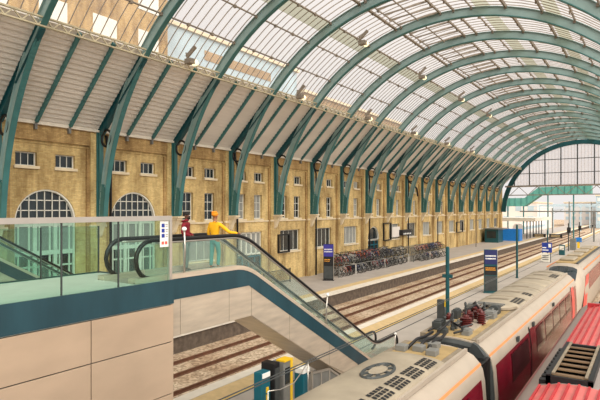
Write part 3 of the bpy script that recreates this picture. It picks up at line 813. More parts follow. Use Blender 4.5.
# posts with white sensor heads standing on the near kerb
def sensor(y, ztop, label, lean=0):
    zb = hz_esc(y) - .835
    e = empty('sensor_post', (HN + .08, y, zb), label, 'sensor post')
    MB().tube([(HN + .1, y, zb), (HN + .1, y + .02, zb + (ztop - zb) * .6), (HN + .1, y + lean, ztop)], .025, 8).build('post', 'chrome', e, smooth='all')
    MB().ball((HN + .1, y + lean, ztop + .03), (.065, .065, .055)).build('sensor_head', 'wtext', e, smooth='all')
    return e
sensor(9.15, 6.22, 'slim steel post with white sensor head by the person in dark red')
sensor(16.0, 3.62, 'slim steel post with white sensor head halfway down the escalator', .1)
sensor(22.1, 1.02, 'short steel post with white sensor head at the escalator foot')
# ---------------------------------------------------------------- people on the escalator head
def skin_obj(name, chains, m, parent, sub=2):
    """chains: lists of (point, radius or (rx, ry)); the first point of a later chain may reuse an index of an earlier vertex"""
    me = bpy.data.meshes.new(name); vs, es, rad = [], [], []
    for ch in chains:
        prev = None
        for it in ch:
            if isinstance(it, int): prev = it; continue
            p, r_ = it; vs.append(p); rad.append(r_ if isinstance(r_, tuple) else (r_, r_)); i = len(vs) - 1
            if prev is not None: es.append((prev, i))
            prev = i
    me.from_pydata(vs, es, [])
    o = bpy.data.objects.new(name, me); COL.objects.link(o)
    sk = o.modifiers.new('skin', 'SKIN'); sk.use_smooth_shade = True
    for i, d in enumerate(me.skin_vertices[0].data): d.radius = rad[i]; d.use_root = (i == 0)
    sb = o.modifiers.new('sub', 'SUBSURF'); sb.levels = sb.render_levels = sub
    dg = bpy.context.evaluated_depsgraph_get(); dg.update()
    nm = bpy.data.meshes.new_from_object(o.evaluated_get(dg)); nm.name = name
    o.modifiers.clear(); o.data = nm; nm.materials.clear(); nm.materials.append(M[m])
    for p in nm.polygons: p.use_smooth = True
    o.parent = parent
    return o
def hand(mb_chains, wrist, d, side, up, curl=.6):
    """palm and five fingers; d forward, side towards the thumb"""
    d, side, up = Vector(d).normalized(), Vector(side).normalized(), Vector(up).normalized()
    w_ = Vector(wrist)
    ch = [[(tuple(w_), .024), (tuple(w_ + d * .045), (.036, .02)), (tuple(w_ + d * .08), (.036, .018))]]
    for i, (o, L) in enumerate(((.027, .07), (.009, .08), (-.009, .074), (-.027, .058))):
        b = w_ + d * .075 + side * o; k1 = b + d * L * .45 - up * L * .15 * curl; k2 = k1 + d * L * .3 - up * L * .35 * curl; k3 = k2 + d * L * .1 - up * L * .35 * curl
        ch.append([(tuple(b - d * .02), .009), (tuple(b), .009), (tuple(k1), .0085), (tuple(k2), .008), (tuple(k3), .0065)])
    b = w_ + d * .03 + side * .03
    ch.append([(tuple(b - side * .012), .011), (tuple(b + side * .012 + d * .02), .0105), (tuple(b + side * .02 + d * .045 - up * .012), .009), (tuple(b + side * .012 + d * .065 - up * .025), .0075)])
    return ch
def person(loc, face, H, label, top, legs, skin, hairm, kind, handpt=None):
    root = empty('person', (0, 0, 0), label, 'person')
    s = H / 1.75
    V = lambda x, y, z: (x * s, y * s, z * s)          # x: the person's right, y: forward, z: up
    arms = {}
    if kind == 'man':      # both forearms forward, hands meeting at the belly
        arms[1] = [V(.2, 0, 1.42), V(.26, -.03, 1.14), V(.12, .2, 1.06)]
        arms[-1] = [V(-.2, 0, 1.42), V(-.27, -.04, 1.14), V(-.1, .2, 1.04)]
    else:
        arms[1] = [V(.18, 0, 1.4), tuple((Vector(V(.18, 0, 1.4)) + Vector(handpt)) / 2 + Vector((.03, -.02, -.1))), handpt]
        arms[-1] = [V(-.18, 0, 1.4), V(-.25, -.02, 1.12), V(-.24, .1, .9)]
    sw = .92 if kind == 'woman' else 1.0
    hip, kn = .095, .1
    # body: pelvis, spine, neck, head, arms, legs in one skin
    ch = [[(V(0, 0, .95), .1 * s), (V(0, 0, 1.12), .1 * s), (V(0, -.01, 1.32), (.13 * s * sw, .1 * s)), (V(0, -.01, 1.45), .08 * s), (V(0, .0, 1.52), .05 * s), (V(0, .02, 1.58), .058 * s), (V(0, .025, 1.65), (.078 * s, .092 * s)), (V(0, .02, 1.715), (.062 * s, .072 * s)), (V(0, .015, 1.745), .03 * s)]]
    for sd in (1, -1):
        a = arms[sd]
        ch.append([2, (a[0], .05 * s), (a[1], .04 * s), (a[2], .027 * s)])
        st = .05 if sd == 1 else -.05
        ch.append([0, (V(sd * hip, 0, .88), .08 * s), (V(sd * kn, st + .02, .49), .052 * s), (V(sd * .1, st - .02, .1), .036 * s), (V(sd * .1, st - .02, .05), .036 * s), (V(sd * .115, st + .14, .03), .03 * s)])
    body = skin_obj('body', ch, skin, root)
    for sd in (1, -1):
        a = arms[sd]; d = Vector(a[2]) - Vector(a[1]); d.normalize()
        side, up = Vector((0, 0, 1)), Vector((sd, 0, 0))
        if kind == 'woman' and sd == 1: d = Vector((.25, .95, -.1)).normalized(); side, up = Vector((-1, 0, 0)), Vector((0, 0, 1))
        if kind == 'woman' and sd == -1: side, up = Vector((0, 1, 0)), Vector((-1, 0, 0))
        side = (side - d * side.dot(d)).normalized(); up = (up - d * up.dot(d) - side * up.dot(side)).normalized()
        skin_obj('hand', hand(None, a[2], d, side, up, .8), skin, root, 1)
    # face
    fb = MB().ball(V(.031, .105, 1.655), .013 * s, 8, 6).ball(V(-.031, .105, 1.655), .013 * s, 8, 6)
    fb.build('eyes', 'wtext', root, smooth='all')
    MB().ball(V(.031, .115, 1.655), .006 * s, 8, 6).ball(V(-.031, .115, 1.655), .006 * s, 8, 6).build('pupils', 'hair', root, smooth='all')
    MB().loft([[V(-.012, .105, 1.66), V(.012, .105, 1.66), V(0, .115, 1.66)], [V(-.02, .105, 1.618), V(.02, .105, 1.618), V(0, .14, 1.622)]]).build('nose', skin, root, smooth='all')
    MB().ball(V(0, .105, 1.592), (.024 * s, .012 * s, .007 * s)).build('mouth', 'redd', root, smooth='all')
    MB().ball(V(.08, .0, 1.64), (.012 * s, .022 * s, .032 * s)).ball(V(-.08, .0, 1.64), (.012 * s, .022 * s, .032 * s)).build('ears', skin, root, smooth='all')
    if kind == 'man':
        MB().ball(V(0, .005, 1.70), (.088 * s, .1 * s, .075 * s), 14, 10).build('hair', hairm, root, smooth='all')
        MB().ball(V(0, .075, 1.575), (.06 * s, .05 * s, .045 * s), 14, 8).build('beard', hairm, root, smooth='all')
    else:
        b = MB().ball(V(0, -.005, 1.705), (.1 * s, .115 * s, .082 * s), 14, 10)
        for q in range(7): t = q * .9; b.ball(V(.05 * math.cos(t), -.03 + .05 * math.sin(t), 1.765), (.045 * s, .045 * s, .035 * s), 8, 6)
        b.build('hair', hairm, root, smooth='all')
    # clothes: sweater and trousers a little larger than the body
    tp = [[(V(0, 0, .93), (.15 * s * sw, .115 * s)), (V(0, 0, 1.1), (.14 * s * sw, .115 * s)), (V(0, -.01, 1.3), (.165 * s * sw, .125 * s)), (V(0, -.01, 1.43), (.11 * s * sw, .085 * s)), (V(0, -.005, 1.49), .066 * s)]]
    for sd in (1, -1):
        a = arms[sd]; e_ = Vector(a[1]).lerp(Vector(a[2]), .93)
        tp.append([2, (a[0], .07 * s), (a[1], .056 * s), (tuple(e_), .042 * s)])
    skin_obj('hoodie' if kind == 'man' else 'sweater', tp, top, root)
    if kind == 'man': MB().tube([V(.085 * math.cos(t), -.03 + .085 * math.sin(t), 1.5 + .02 * math.sin(t)) for t in [k * math.pi / 8 for k in range(16)]], .03 * s, 8, True).build('hood', top, root, smooth='all')
    tr = [[(V(0, 0, .98), (.135 * s, .11 * s)), (V(0, 0, .92), (.14 * s, .115 * s))]]
    for sd in (1, -1):
        st = .05 if sd == 1 else -.05
        tr.append([1, (V(sd * hip, 0, .84), .1 * s), (V(sd * kn, st + .02, .49), .07 * s), (V(sd * .1, st - .02, .09), .056 * s)])
    skin_obj('trousers', tr, legs, root)
    for sd in (1, -1):
        st = .05 if sd == 1 else -.05
        skin_obj('shoe', [[(V(sd * .1, st - .05, .045), .045 * s), (V(sd * .105, st + .06, .045), .045 * s), (V(sd * .115, st + .16, .035), .036 * s)]], 'shoe', root, 1)
    root.location = loc; root.rotation_euler.z = face
    return root
# forward (+y of the figure) turned to the wanted heading
person((17.98, 10.05, 5.04), R(-62), 1.62, 'person in a dark red hoodie and grey jeans standing beside the escalator handrail', 'wine', 'jeans', 'skin', 'hair', 'man')
fw = R(4)
wx, wy = 18.2, 10.95
lx, ly = HN - .02 - wx, 11.35 - wy               # her hand rests on the near handrail
hp = (lx * math.cos(fw) + ly * math.sin(fw), -lx * math.sin(fw) + ly * math.cos(fw), 6.0 + .05 - 5.04)
person((wx, wy, 5.04), fw, 1.6, 'person in a yellow sweater and turquoise jeans with a hand on the escalator handrail', 'mustard', 'tealj', 'skin2', 'wrap', 'woman', hp)
# ---------------------------------------------------------------- the white train beside the island platform
TX, TB = 23.45, -1.0            # centre line, underside
SEC = [(0, -.75), (1.2, -.75), (1.32, -.2), (1.35, .5), (1.35, 1.3), (1.3, 2.0), (1.24, 2.32), (1.15, 2.48), (.98, 2.66), (.72, 2.78), (.3, 2.83), (0, 2.84)]
def tsec(y, k=1.0, top=1.0, dz=0):
    h = [(x * k, (z + .75) * top - .75 + dz) for x, z in SEC]
    return [(TX + x, y, z) for x, z in h] + [(TX - x, y, z) for x, z in h[-2:0:-1]]
def coach(y0, y1, label):
    e = empty('train_coach', (TX, (y0 + y1) / 2, TB), label, 'train')
    MB().loft([tsec(y0), tsec(y1)]).build('body', 'tcream', e, smooth=True)
    def strip(name, za, zb, m, ya, yb, lab=None, out=.012):
        for sd in (1, -1):
            def xat(z):
                for (xa, z1), (xb, z2) in zip(SEC[1:], SEC[2:]):
                    if z1 <= z <= z2: return xa + (xb - xa) * (z - z1) / (z2 - z1)
                return 1.3
            zs = [za + (zb - za) * q / 4 for q in range(5)]
            mb = MB()
            for q in range(4):
                a, b = xat(zs[q]) + out, xat(zs[q + 1]) + out
                mb.add([(TX + sd * a, ya, zs[q]), (TX + sd * a, yb, zs[q]), (TX + sd * b, yb, zs[q + 1]), (TX + sd * b, ya, zs[q + 1])], [(0, 1, 2, 3)])
            o = mb.build(name, m, e)
            if lab: o['label'] = lab
    strip('cantrail_line', 2.42, 2.48, 'orange', y0, y1, 'thin orange line along the roof edge', .014)
    strip('lower_panel', -.5, .95, 'crimson', y0 + .15, y1 - .15)
    return e, strip
C0, C1 = 15.7, 35.6
near, st0 = coach(-8, 14.75, 'white train coach with an oval roof fan, beside the escalator foot')
far, st1 = coach(C0, C1, 'white train coach with roof insulators and a dark red window band')
for st, ya, yb in ((st0, -7.6, 14.4), (st1, C0 + .3, C1 - .3)):
    st('window_band', .95, 2.12, 'crimson', ya, yb, 'glossy dark red window band')
# windows and doors on the far coach's visible flank
wy = [(C0 + 2.2, C0 + 5.0), (C0 + 6.6, C0 + 8.4), (C0 + 8.7, C0 + 10.5), (C0 + 10.8, C0 + 12.6), (C0 + 12.9, C0 + 14.7), (C0 + 15.0, C0 + 16.8)]
for a, b in wy: st1('side_window', 1.08, 2.0, 'winred', a, b, None, .02)
for a in (C0 + 5.3, C0 + 17.4):
    st1('door_edge', -.3, 2.3, 'black', a, a + .16, None, .024); st1('door', -.3, 2.2, 'bright_red' if a > C0 + 9 else 'crimson', a + .2, a + 1.2, None, .022)
for a, b in ((9.5, 13.2), (6, 9)): st0('side_window', 1.05, 2.0, 'pane', a, b, None, .02)
mb = MB()
for y in (C0 + 3.2, C0 + 6.0, C0 + 11): mb.box(TX + 1.27, TX + 1.34, y, y + .22, 2.2, 2.36)
mb.build('door_light_housing', 'dgrey', far)
# roof edge channels beside the equipment well
for e, a, b in ((near, -8, 14.6), (far, C0 + .1, C1 - .2)):
    MB().box(TX + .78, TX + .86, a, b, 2.76, 2.86).build('roof_gutter', 'tcream', e)
    MB().box(TX + .6, TX + .78, a, b, 2.78, 2.825).build('roof_channel', 'twell', e)
    MB().box(TX - .98, TX - .8, a, b, 2.6, 2.84).build('roof_gutter', 'twell', e)
    MB().box(TX - .8, TX + .6, a, b, 2.8, 2.845).build('roof_walkway', 'tdirt', e)
# raised roof fairings: curved shells with rounded ends, slots and vent grids
def fairing(e, y0, y1, vents, slots, hmax=.2, fan=None, cap0=True):
    def prof(k, dy):
        w = .86
        return [(TX - .06 + w * math.cos(math.pi * q / 12) * (1 if k == 1 else .985), 2.82 + k * hmax * math.sin(math.pi * q / 12) ** .7) for q in range(13)]
    secs = []
    for y, k in ((y0, .05), (y0 + .12, .75), (y0 + .35, 1), (y1 - .35, 1), (y1 - .12, .75), (y1, .05)):
        secs.append([(x, y - (.9 * (1 - ((x - TX + .06) / .86) ** 2) if y < (y0 + y1) / 2 and cap0 else 0), z) for x, z in prof(k, 0)])
    o = MB().loft(secs, cap=False, closed=False).build('roof_fairing', 'troof', e, smooth=True)
    def on(x): c = max(-1, min(1, (x - TX + .06) / .86)); return 2.82 + hmax * math.sin(math.acos(c)) ** .7
    for y, L in vents:
        mb = MB()
        for i in range(3):
            for j in range(5):
                xa = TX + .36 + i * .13; ya = y + j * L / 5
                za, zb = on(xa), on(xa + .1)
                mb.add([(xa, ya, za + .012), (xa + .1, ya, zb + .012), (xa + .1, ya + L / 7, zb + .012), (xa, ya + L / 7, za + .012)], [(0, 1, 2, 3)])
        mb.build('vent_grille', 'black', o)
    for y in slots:
        mb = MB(); 
        for q in range(6):
            xa, xb = TX - .55 + q * .13, TX - .55 + (q + 1) * .13
            mb.add([(xa, y, on(xa) + .012), (xb, y, on(xb) + .012), (xb, y + .28, on(xb) + .012), (xa, y + .28, on(xa) + .012)], [(0, 1, 2, 3)])
        mb.build('roof_slot', 'twell', o)
    for y in [y0 + (y1 - y0) * q / 4 for q in (1, 2, 3)]:
        mb = MB()
        for q in range(12):
            a, b = math.pi * q / 12, math.pi * (q + 1) / 12
            xa, xb = TX - .06 + .86 * math.cos(a), TX - .06 + .86 * math.cos(b)
            mb.beam((xa, y, on(xa) + .004), (xb, y, on(xb) + .004), .03, .014)
        mb.build('panel_seam', 'twell', o)
    if fan:
        z = on(TX - .05) - .01
        mb = MB().tube([(TX - .1 + .3 * math.cos(t), fan + .62 * math.sin(t), on(TX - .1 + .3 * math.cos(t)) + .005) for t in [2 * math.pi * k / 26 for k in range(26)]], .04, 6, True)
        for t in range(8):
            t *= math.pi / 4; xo, xi = TX - .1 + .3 * math.cos(t), TX - .1 + .16 * math.cos(t)
            mb.beam((xi, fan + .35 * math.sin(t), on(xi) + .02), (xo, fan + .62 * math.sin(t), on(xo) + .02), .1, .02)
        mb.build('fan_ring', 'dgrey', o)
        pts = [(TX - .1 + .18 * math.cos(2 * math.pi * k / 20), fan + .36 * math.sin(2 * math.pi * k / 20)) for k in range(20)]
        MB().add([(x, y, on(x) + .03) for x, y in pts], [tuple(range(20))]).build('fan_cover', 'troof', o)
fairing(near, -7.5, 13.0, [(11.9 - q * .85, .7) for q in range(5)], [], fan=10.9, cap0=False)
fairing(far, 21.7, 28.2, [(22.1, 1.3), (24.4, .6)], [22.4, 24.6, 26.6])
fairing(far, 28.6, 35.2, [(31.6, 1.6)], [30.2, 32.2, 33.9], .17)
# rounded ends; the gap's darkness is put into dark panels and enlarged bellows
for e, y, d in ((near, 14.75, 1), (far, C0, -1)):
    MB().loft([tsec(y, .985, .99), tsec(y + d * .1, .93, .96)]).build('end_panel', 'dgrey', e)
    MB().box(TX - 1.2, TX + 1.22, min(y + d * .05, y + d * .46), max(y + d * .05, y + d * .46), -.7, 2.42).build('gangway_bellows', 'rubber', e)
MB().prism([(TX + .7, 2.1), (TX + 1.1, 2.1), (TX + 1.1, 2.5), (TX + .9, 2.76), (TX + .76, 2.82), (TX + .66, 2.6)], 'y', C0 - .28, C0 - .1).build('corner_bracket', 'dgrey', far)
# equipment well: insulators, pantograph arm, switch boxes, cables
def insul(x, y, h=.42, r=.16):
    z = 2.84; pr = [(r * .5, 0), (r * .5, .05)]; n = 5
    for q in range(n): zz = .06 + (h - .12) * q / n; pr += [(r, zz), (r, zz + .02), (r * .55, zz + .045)]
    pr += [(r * .55, h - .05), (r * .3, h)]
    MB().lathe(pr, (x, y, z), 14).build('insulator', 'maroon', far, smooth=True)
for x, y, h, r_ in ((TX + .02, 17.3, .42, .2), (TX - .12, 18.0, .46, .2), (TX + .1, 18.6, .42, .2), (TX - .2, 19.3, .42, .2), (TX + .36, 17.9, .5, .15), (TX - .58, 17.4, .4, .13)): insul(x, y, h, r_)
MB().box(TX - .35, TX + .4, 16.9, 18.6, 2.84, 2.9).build('insulator_base', 'tcream', far)
for x, y, a, b, h in ((TX - .65, 16.6, .3, .5, .26), (TX + .3, 19.3, .4, .5, .22), (TX - .5, 20.0, .4, .4, .3), (TX + .25, 20.2, .35, .4, .26), (TX - .7, 18.6, .22, .5, .3), (TX - .35, 16.1, .3, .25, .14), (TX + .35, 16.3, .25, .4, .16)):
    MB().box(x - a / 2, x + a / 2, y - b / 2, y + b / 2, 2.82, 2.84 + h).box(x - a / 2 + .04, x + a / 2 - .04, y - b / 2 + .04, y + b / 2 - .04, 2.84 + h, 2.88 + h).build('switch_box', rnd.choice(('grey', 'dgrey', 'twell')), far, bevel=.02)
for x, y, h in ((TX - .42, 16.5, .75), (TX - .2, 16.6, .6), (TX - .7, 17.3, .5), (TX + .1, 19.3, .55), (TX - .55, 19.2, .5)):
    MB().lathe([(.07, 0), (.07, .1), (.035, .12), (.035, h * .5), (.06, h * .55), (.03, h * .6), (.05, h * .9), (.02, h)], (x, y, 2.84), 10).build('bushing', 'dgrey', far, smooth=True)
for pts in ([(TX - .4, 15.8, 2.95), (TX - .3, 16.1, 3.05), (TX - .2, 16.4, 3.2), (TX - .2, 16.6, 3.4)], [(TX + .1, 15.8, 2.95), (TX + .3, 16.2, 3.0), (TX + .2, 16.5, 2.95), (TX - .2, 16.6, 3.1)],
            [(TX - .12, 18.0, 3.3), (TX + .05, 18.4, 3.42), (TX + .1, 18.6, 3.26)], [(TX + .02, 17.3, 3.26), (TX - .05, 17.6, 3.4), (TX - .12, 18.0, 3.3)], [(TX - .2, 19.3, 3.26), (TX - .3, 19.6, 3.3), (TX - .5, 20.0, 3.15)], [(TX - .74, 15.9, 2.9), (TX - .74, 18.5, 2.93), (TX - .66, 20.3, 2.95)]):
    MB().tube(pts, .035, 7).build('cable', 'black', far, smooth='all')
rq = random.Random(5)
for q in range(16):
    x, y = TX + rq.uniform(-.72, .5), rq.uniform(15.95, 21.0); a, b, h = rq.uniform(.08, .2), rq.uniform(.1, .3), rq.uniform(.06, .2)
    MB().box(x - a / 2, x + a / 2, y - b / 2, y + b / 2, 2.83, 2.84 + h).tube([(x, y - b, 2.86), (x, y - b, 2.9 + h), (x + a, y + b, 2.9 + h)], .025, 6).build('fitting', rq.choice(('dgrey', 'black', 'grey', 'maroon')), far)
mb = MB()
for sx in (-.3, .3): mb.beam((TX + sx, 18.9, 2.95), (TX + sx * .7, 20.7, 3.1), .05, .05)
mb.beam((TX - .5, 20.7, 3.12), (TX + .5, 20.7, 3.12), .1, .05).beam((TX - .5, 20.45, 3.12), (TX + .5, 20.45, 3.12), .1, .05).beam((TX - .3, 18.9, 2.95), (TX + .3, 18.9, 2.95), .08, .08)
mb.build('pantograph', 'grey', far)
MB().tube([(TX - .06 + .8 * math.cos(math.pi * q / 14), 21.55 - .9 * math.sin(math.pi * q / 14), 2.9) for q in range(15)], .05, 6).build('well_rim', 'twell', far)
mb = MB()
for q in range(3): mb.tube([(TX - .5 + q * .25, 13.6 + q * .15, 2.9), (TX - .5 + q * .25, 14.3, 3.0), (TX - .45 + q * .25, 14.75, 2.98), (TX - .5 + q * .2, 15.6, 2.95)], .045, 7)
mb.build('jumper_cables', 'black', near, smooth='all')
for x, y in ((TX - .62, 13.5), (TX - .2, 13.7), (TX + .25, 13.5), (TX + .05, 14.2)): MB().box(x - .14, x + .14, y - .16, y + .16, 2.84, 3.0).build('junction_box', 'grey', near, bevel=.015)
# second unit, its nose towards us
N0 = 37.0
e = empty('train_coach', (TX, 50, TB), 'white train nose with wraparound dark windscreen and red flash, behind the first unit', 'train')
secs = []
for t, k, tp, dz in ((0, .45, .34, 0), (.25, .66, .46, 0), (.9, .86, .62, 0), (2.0, .95, .82, 0), (3.4, 1, .97, 0), (4.2, 1, 1, 0), (26, 1, 1, 0)): secs.append(tsec(N0 + t, k, tp, dz))
MB().loft(secs).build('body', 'tcream', e, smooth='all')
ws = []
for t, k, tp in ((.95, .80, .632), (2.0, .88, .832), (3.3, .86, .978)):
    s_ = tsec(N0 + t, k, tp, .02); n = len(SEC); ws.append([s_[i] for i in range(7, 2 * n - 2 - 6)])
MB().loft(ws, cap=False, closed=False).build('windscreen', 'pane', e, smooth='all')
for sd in (1, -1):
    a = [(TX + sd * 1.365, N0 + 1.4, -.1), (TX + sd * 1.365, N0 + 4.0, -.1), (TX + sd * 1.33, N0 + 6.2, 2.1), (TX + sd * 1.33, N0 + 4.2, 2.1)]
    MB().add(a, [(0, 1, 2, 3)]).build('red_flash', 'bright_red', e)
    MB().add([(TX + sd * 1.365, N0 + 6, .95), (TX + sd * 1.365, N0 + 25, .95), (TX + sd * 1.325, N0 + 25, 2.1), (TX + sd * 1.325, N0 + 6, 2.1)], [(0, 1, 2, 3)]).build('window_band', 'crimson', e)
    MB().box(TX + sd * 1.2 - .03, TX + sd * 1.2 + .03, N0 + 4.4, N0 + 25, 2.5, 2.57).build('cantrail_line', 'orange', e)
MB().box(TX - .7, TX + .55, N0 + 5, N0 + 25, 2.82, 2.9).build('roof_walkway', 'tdirt', e)
MB().box(TX + .6, TX + .76, N0 + 5, N0 + 25, 2.8, 2.86).build('roof_channel', 'dgrey', e)
for q in range(4): MB().box(TX - .6, TX + .4, N0 + 6 + q * 4.4, N0 + 8.5 + q * 4.4, 2.9, 3.08).build('roof_unit', 'troof', e, bevel=.08)
# rails and bed below the white train
for i, x in enumerate((TX - .75, TX + .75)):
    one('running_rail', MB().box(x - .04, x + .04, -15, 185, -1.05, -.88), 'rail', 'rail under the white train, %s one from the island platform' % ORD[i], 'rail')
# ---------------------------------------------------------------- red roofed train underneath the camera
RX = 27.25
RS = [(0, -.75), (1.3, -.75), (1.42, 0), (1.44, 1.7), (1.4, 2.1), (1.28, 2.38), (1.05, 2.58), (.82, 2.7), (.4, 2.82), (0, 2.85)]
def rsec(y, k=1, tp=1):
    h = [(x * k, (z + .75) * tp - .75) for x, z in RS]
    return [(RX + x, y, z) for x, z in h] + [(RX - x, y, z) for x, z in h[-2:0:-1]]
RE = 25.6
e = empty('train_coach', (RX, 12, TB), 'train with ribbed red roof and black framed louvre bay', 'train')
MB().loft([rsec(-10), rsec(RE), rsec(RE + 1.6, .99, .93), rsec(RE + 3.2, .95, .75), rsec(RE + 4.2, .88, .55), rsec(RE + 4.6, .7, .45)]).build('body', 'greyside', e, smooth=True)
for za, zb, m in ((1.9, 2.3, 'tealside'), (2.34, 2.46, 'redd')):
    for sd in (1, -1):
        def xr(z):
            for (xa, z1), (xb, z2) in zip(RS[1:], RS[2:]):
                if z1 <= z <= z2: return xa + (xb - xa) * (z - z1) / (z2 - z1) + .012
        MB().add([(RX + sd * xr(za), -10, za), (RX + sd * xr(za), RE, za), (RX + sd * xr(zb), RE, zb), (RX + sd * xr(zb), -10, zb)], [(0, 1, 2, 3)]).build('side_stripe', m, e)
def rz(x):
    x = abs(x - RX)
    for (xa, z1), (xb, z2) in zip(RS[1:], RS[2:]):
        if xb <= x <= xa and z1 > 2: return z2 + (z1 - z2) * (x - xb) / max(1e-6, xa - xb)
    return 2.85
def rpanel(y0, y1, m='redroof'):
    mb = MB(); N = 20; W = .84
    for q in range(N):
        xa, xb = RX - W + 2 * W * q / N, RX - W + 2 * W * (q + 1) / N
        mb.add([(xa, y0, rz(xa) + .015), (xb, y0, rz(xb) + .015), (xb, y1, rz(xb) + .015), (xa, y1, rz(xa) + .015)], [(0, 1, 2, 3)])
    o = mb.build('roof_panel', m, e, smooth='all')
    rb = MB()
    for q in range(9):
        x = RX - .8 + q * .2; rb.box(x - .022, x + .022, y0 + .05, y1 - .05, rz(x) + .005, rz(x) + .06)
    rb.build('roof_rib', 'redd', o)
rpanel(-9.5, 12.9); rpanel(16.6, 24.2)
MB().box(RX - .86, RX + .86, 24.15, 24.3, 2.6, 2.9).build('roof_joint', 'redd', e)
for y in (24.9, 25.1): MB().box(RX - .5, RX + .1, y, y + .12, 2.82, 2.89).build('roof_slot', 'black', e)
mb = MB(); xa, xb = RX - .6, RX + .15
mb.box(xa - .1, xa, 13.0, 16.5, 2.66, 2.98).box(xb, xb + .1, 13.0, 16.5, 2.66, 2.98).box(xa - .1, xb + .1, 13.0, 13.1, 2.62, 2.95).box(xa - .1, xb + .1, 16.4, 16.5, 2.62, 2.95)
for q in range(10): mb.box(xa - .26, xa - .1, 13.1 + q * .34, 13.3 + q * .34, 2.62, 2.8)
fr = mb.build('louvre_frame', 'black', e)
MB().box(xa, xb, 13.1, 16.4, 2.7, 2.84).build('louvre_well', 'dgrey', fr)
for q in range(7):
    y = 13.12 + q * .47
    MB().add([(xa, y, 2.98), (xb, y, 2.98), (xb, y + .4, 2.9), (xa, y + .4, 2.9), (xa, y + .4, 2.86), (xb, y + .4, 2.86), (xb, y, 2.94), (xa, y, 2.94)], [(0, 1, 2, 3), (3, 2, 5, 4), (4, 5, 6, 7), (7, 6, 1, 0)]).build('louvre_blade', 'louvre', fr)
mb = MB()
for x in (xa + .01, xb - .07): mb.box(x, x + .06, 13.1, 16.4, 2.98, 3.01)
mb.build('louvre_rail', 'twell', fr)
ws = []
for t, k, tp in ((1.55, .84, .945), (3.25, .8, .765)):
    s_ = rsec(RE + t, k, tp); n = len(RS); ws.append([s_[i] for i in range(5, 2 * n - 2 - 4)])
MB().loft([[(x, y, z + .015) for x, y, z in s_] for s_ in ws], cap=False, closed=False).build('windscreen', 'pane', e, smooth='all')
MB().box(RX - 1.1, RX + 1.1, RE + 4.3, RE + 4.75, -.2, .35).build('yellow_front', 'yel', e)
for i, x in enumerate((RX - .75, RX + .75)):
    one('running_rail', MB().box(x - .04, x + .04, -15, 185, -1.05, -.88), 'rail', 'rail of the red roofed train, %s one from the white train' % ORD[i], 'rail')
# overhead contact wires above the white train
for i, (x, z) in enumerate(((23.5, 4.05), (23.34, 3.92))):
    one('contact_wire', MB().tube([(x, -6, z), (x, 60, z), (x, 122, z + .6)], .011, 5), 'dgrey', ('upper overhead wire above the white train roof', 'lower overhead wire above the white train roof')[i], 'overhead wire')
for i, (y, s_) in enumerate(((121.9, 1),)):
    one('wire_dropper', MB().box(23.3, 23.54, 121.9, 122.05, 4.4, 6.2), 'grey', 'wire support hanging from the gantry above the white trains', 'wire support')
# ---------------------------------------------------------------- platform furniture
def fl(x, y, Z=0):
    u, v = (x - 300) / 519.2, (209 - y) / 519.2; c, s = math.cos(YAW), math.sin(YAW)
    t = (Z - CZ) / v; return CX + (u * c - s) * t, (s * u + c) * t
def totem(x, y, h, wd, rz, label, head):
    e = empty('information_totem', (0, 0, 0), label, 'totem sign')
    MB().box(-wd / 2, wd / 2, -.12, .12, 0, h).box(-wd / 2 - .06, wd / 2 + .06, -.2, .2, 0, .08).build('cabinet', 'teald' if head == 'navy' else 'black', e, bevel=.02, world=False)
    o = MB().box(-wd / 2 + .02, wd / 2 - .02, -.14, -.12, h * .66, h - .04).build('header_panel', head, e, world=False)
    t = MB(); r_ = random.Random(4)
    for q in range(2):
        x = -wd / 2 + .09
        while x < wd / 2 - .14: b = r_.uniform(.03, .07); t.box(x, x + b, -.15, -.14, h * .84 - q * .22, h * .84 + .1 - q * .22); x += b + .022
    t.build('white_text', 'wtext', o, world=False)
    o = MB().box(-wd / 2 + .04, wd / 2 - .04, -.14, -.12, h * .42, h * .62).build('display', 'black', e, world=False)
    t = MB()
    for q in range(2):
        x = -wd / 2 + .1
        while x < wd / 2 - (.16 if head == 'navy' else .36): b = r_.uniform(.04, .09); t.box(x, x + b, -.15, -.14, h * .57 - q * .15, h * .57 + .05 - q * .15); x += b + .02
    t.build('amber_text', 'amber', o, world=False)
    MB().box(-wd / 2 + .05, wd / 2 - .05, -.13, -.12, .2, h * .4).build('lower_panel', 'dgrey', e, world=False)
    MB().box(wd / 2, wd / 2 + .03, -.1, .1, .08, h).build('side_trim', 'chrome', e, world=False)
    e.location = (x0t, y0t, 0); e.rotation_euler.z = rz
    return e
x0t, y0t = fl(328.5, 280.5); totem(0, 0, 3.45, .95, R(24), 'black information totem with blue header and yellow text beside the bicycle racks', 'purple')
x0t, y0t = fl(490.5, 293); totem(0, 0, 3.5, 1.0, R(24), 'teal information totem with blue header and amber display on the island platform', 'navy')
def post(px, py, ptop, label, box=False, r=.1, m='teald'):
    x, y = fl(px, py); d = -math.sin(YAW) * (x - CX) + math.cos(YAW) * y; h = CZ + (209 - ptop) * d / 519.2
    e = empty('platform_post', (x, y, 0), label, 'post')
    MB().lathe([(r * 1.5, 0), (r * 1.5, .06), (r, .08), (r, h), (r * .6, h + .03)], (x, y, 0), 10).build('shaft', m, e, smooth=True)
    if box:
        MB().box(x - .62, x - .16, y - .12, y + .2, 0, 1.2).build('grey_cabinet', 'dgrey', e, bevel=.02)
        MB().box(x - .14, x - .08, y - .16, y - .1, 0, 1.2).build('yellow_edge', 'yel', e)
        MB().box(x - .3, x + .3, y - .1, y + .1, h * .58, h * .58 + .2).build('loudspeaker', 'teald', e)
    return e
post(447.5, 320, 247, 'teal post with grey cabinet at its foot on the island platform', True, .12)
post(517, 278, 225, 'tall thin teal post beyond the amber display totem')
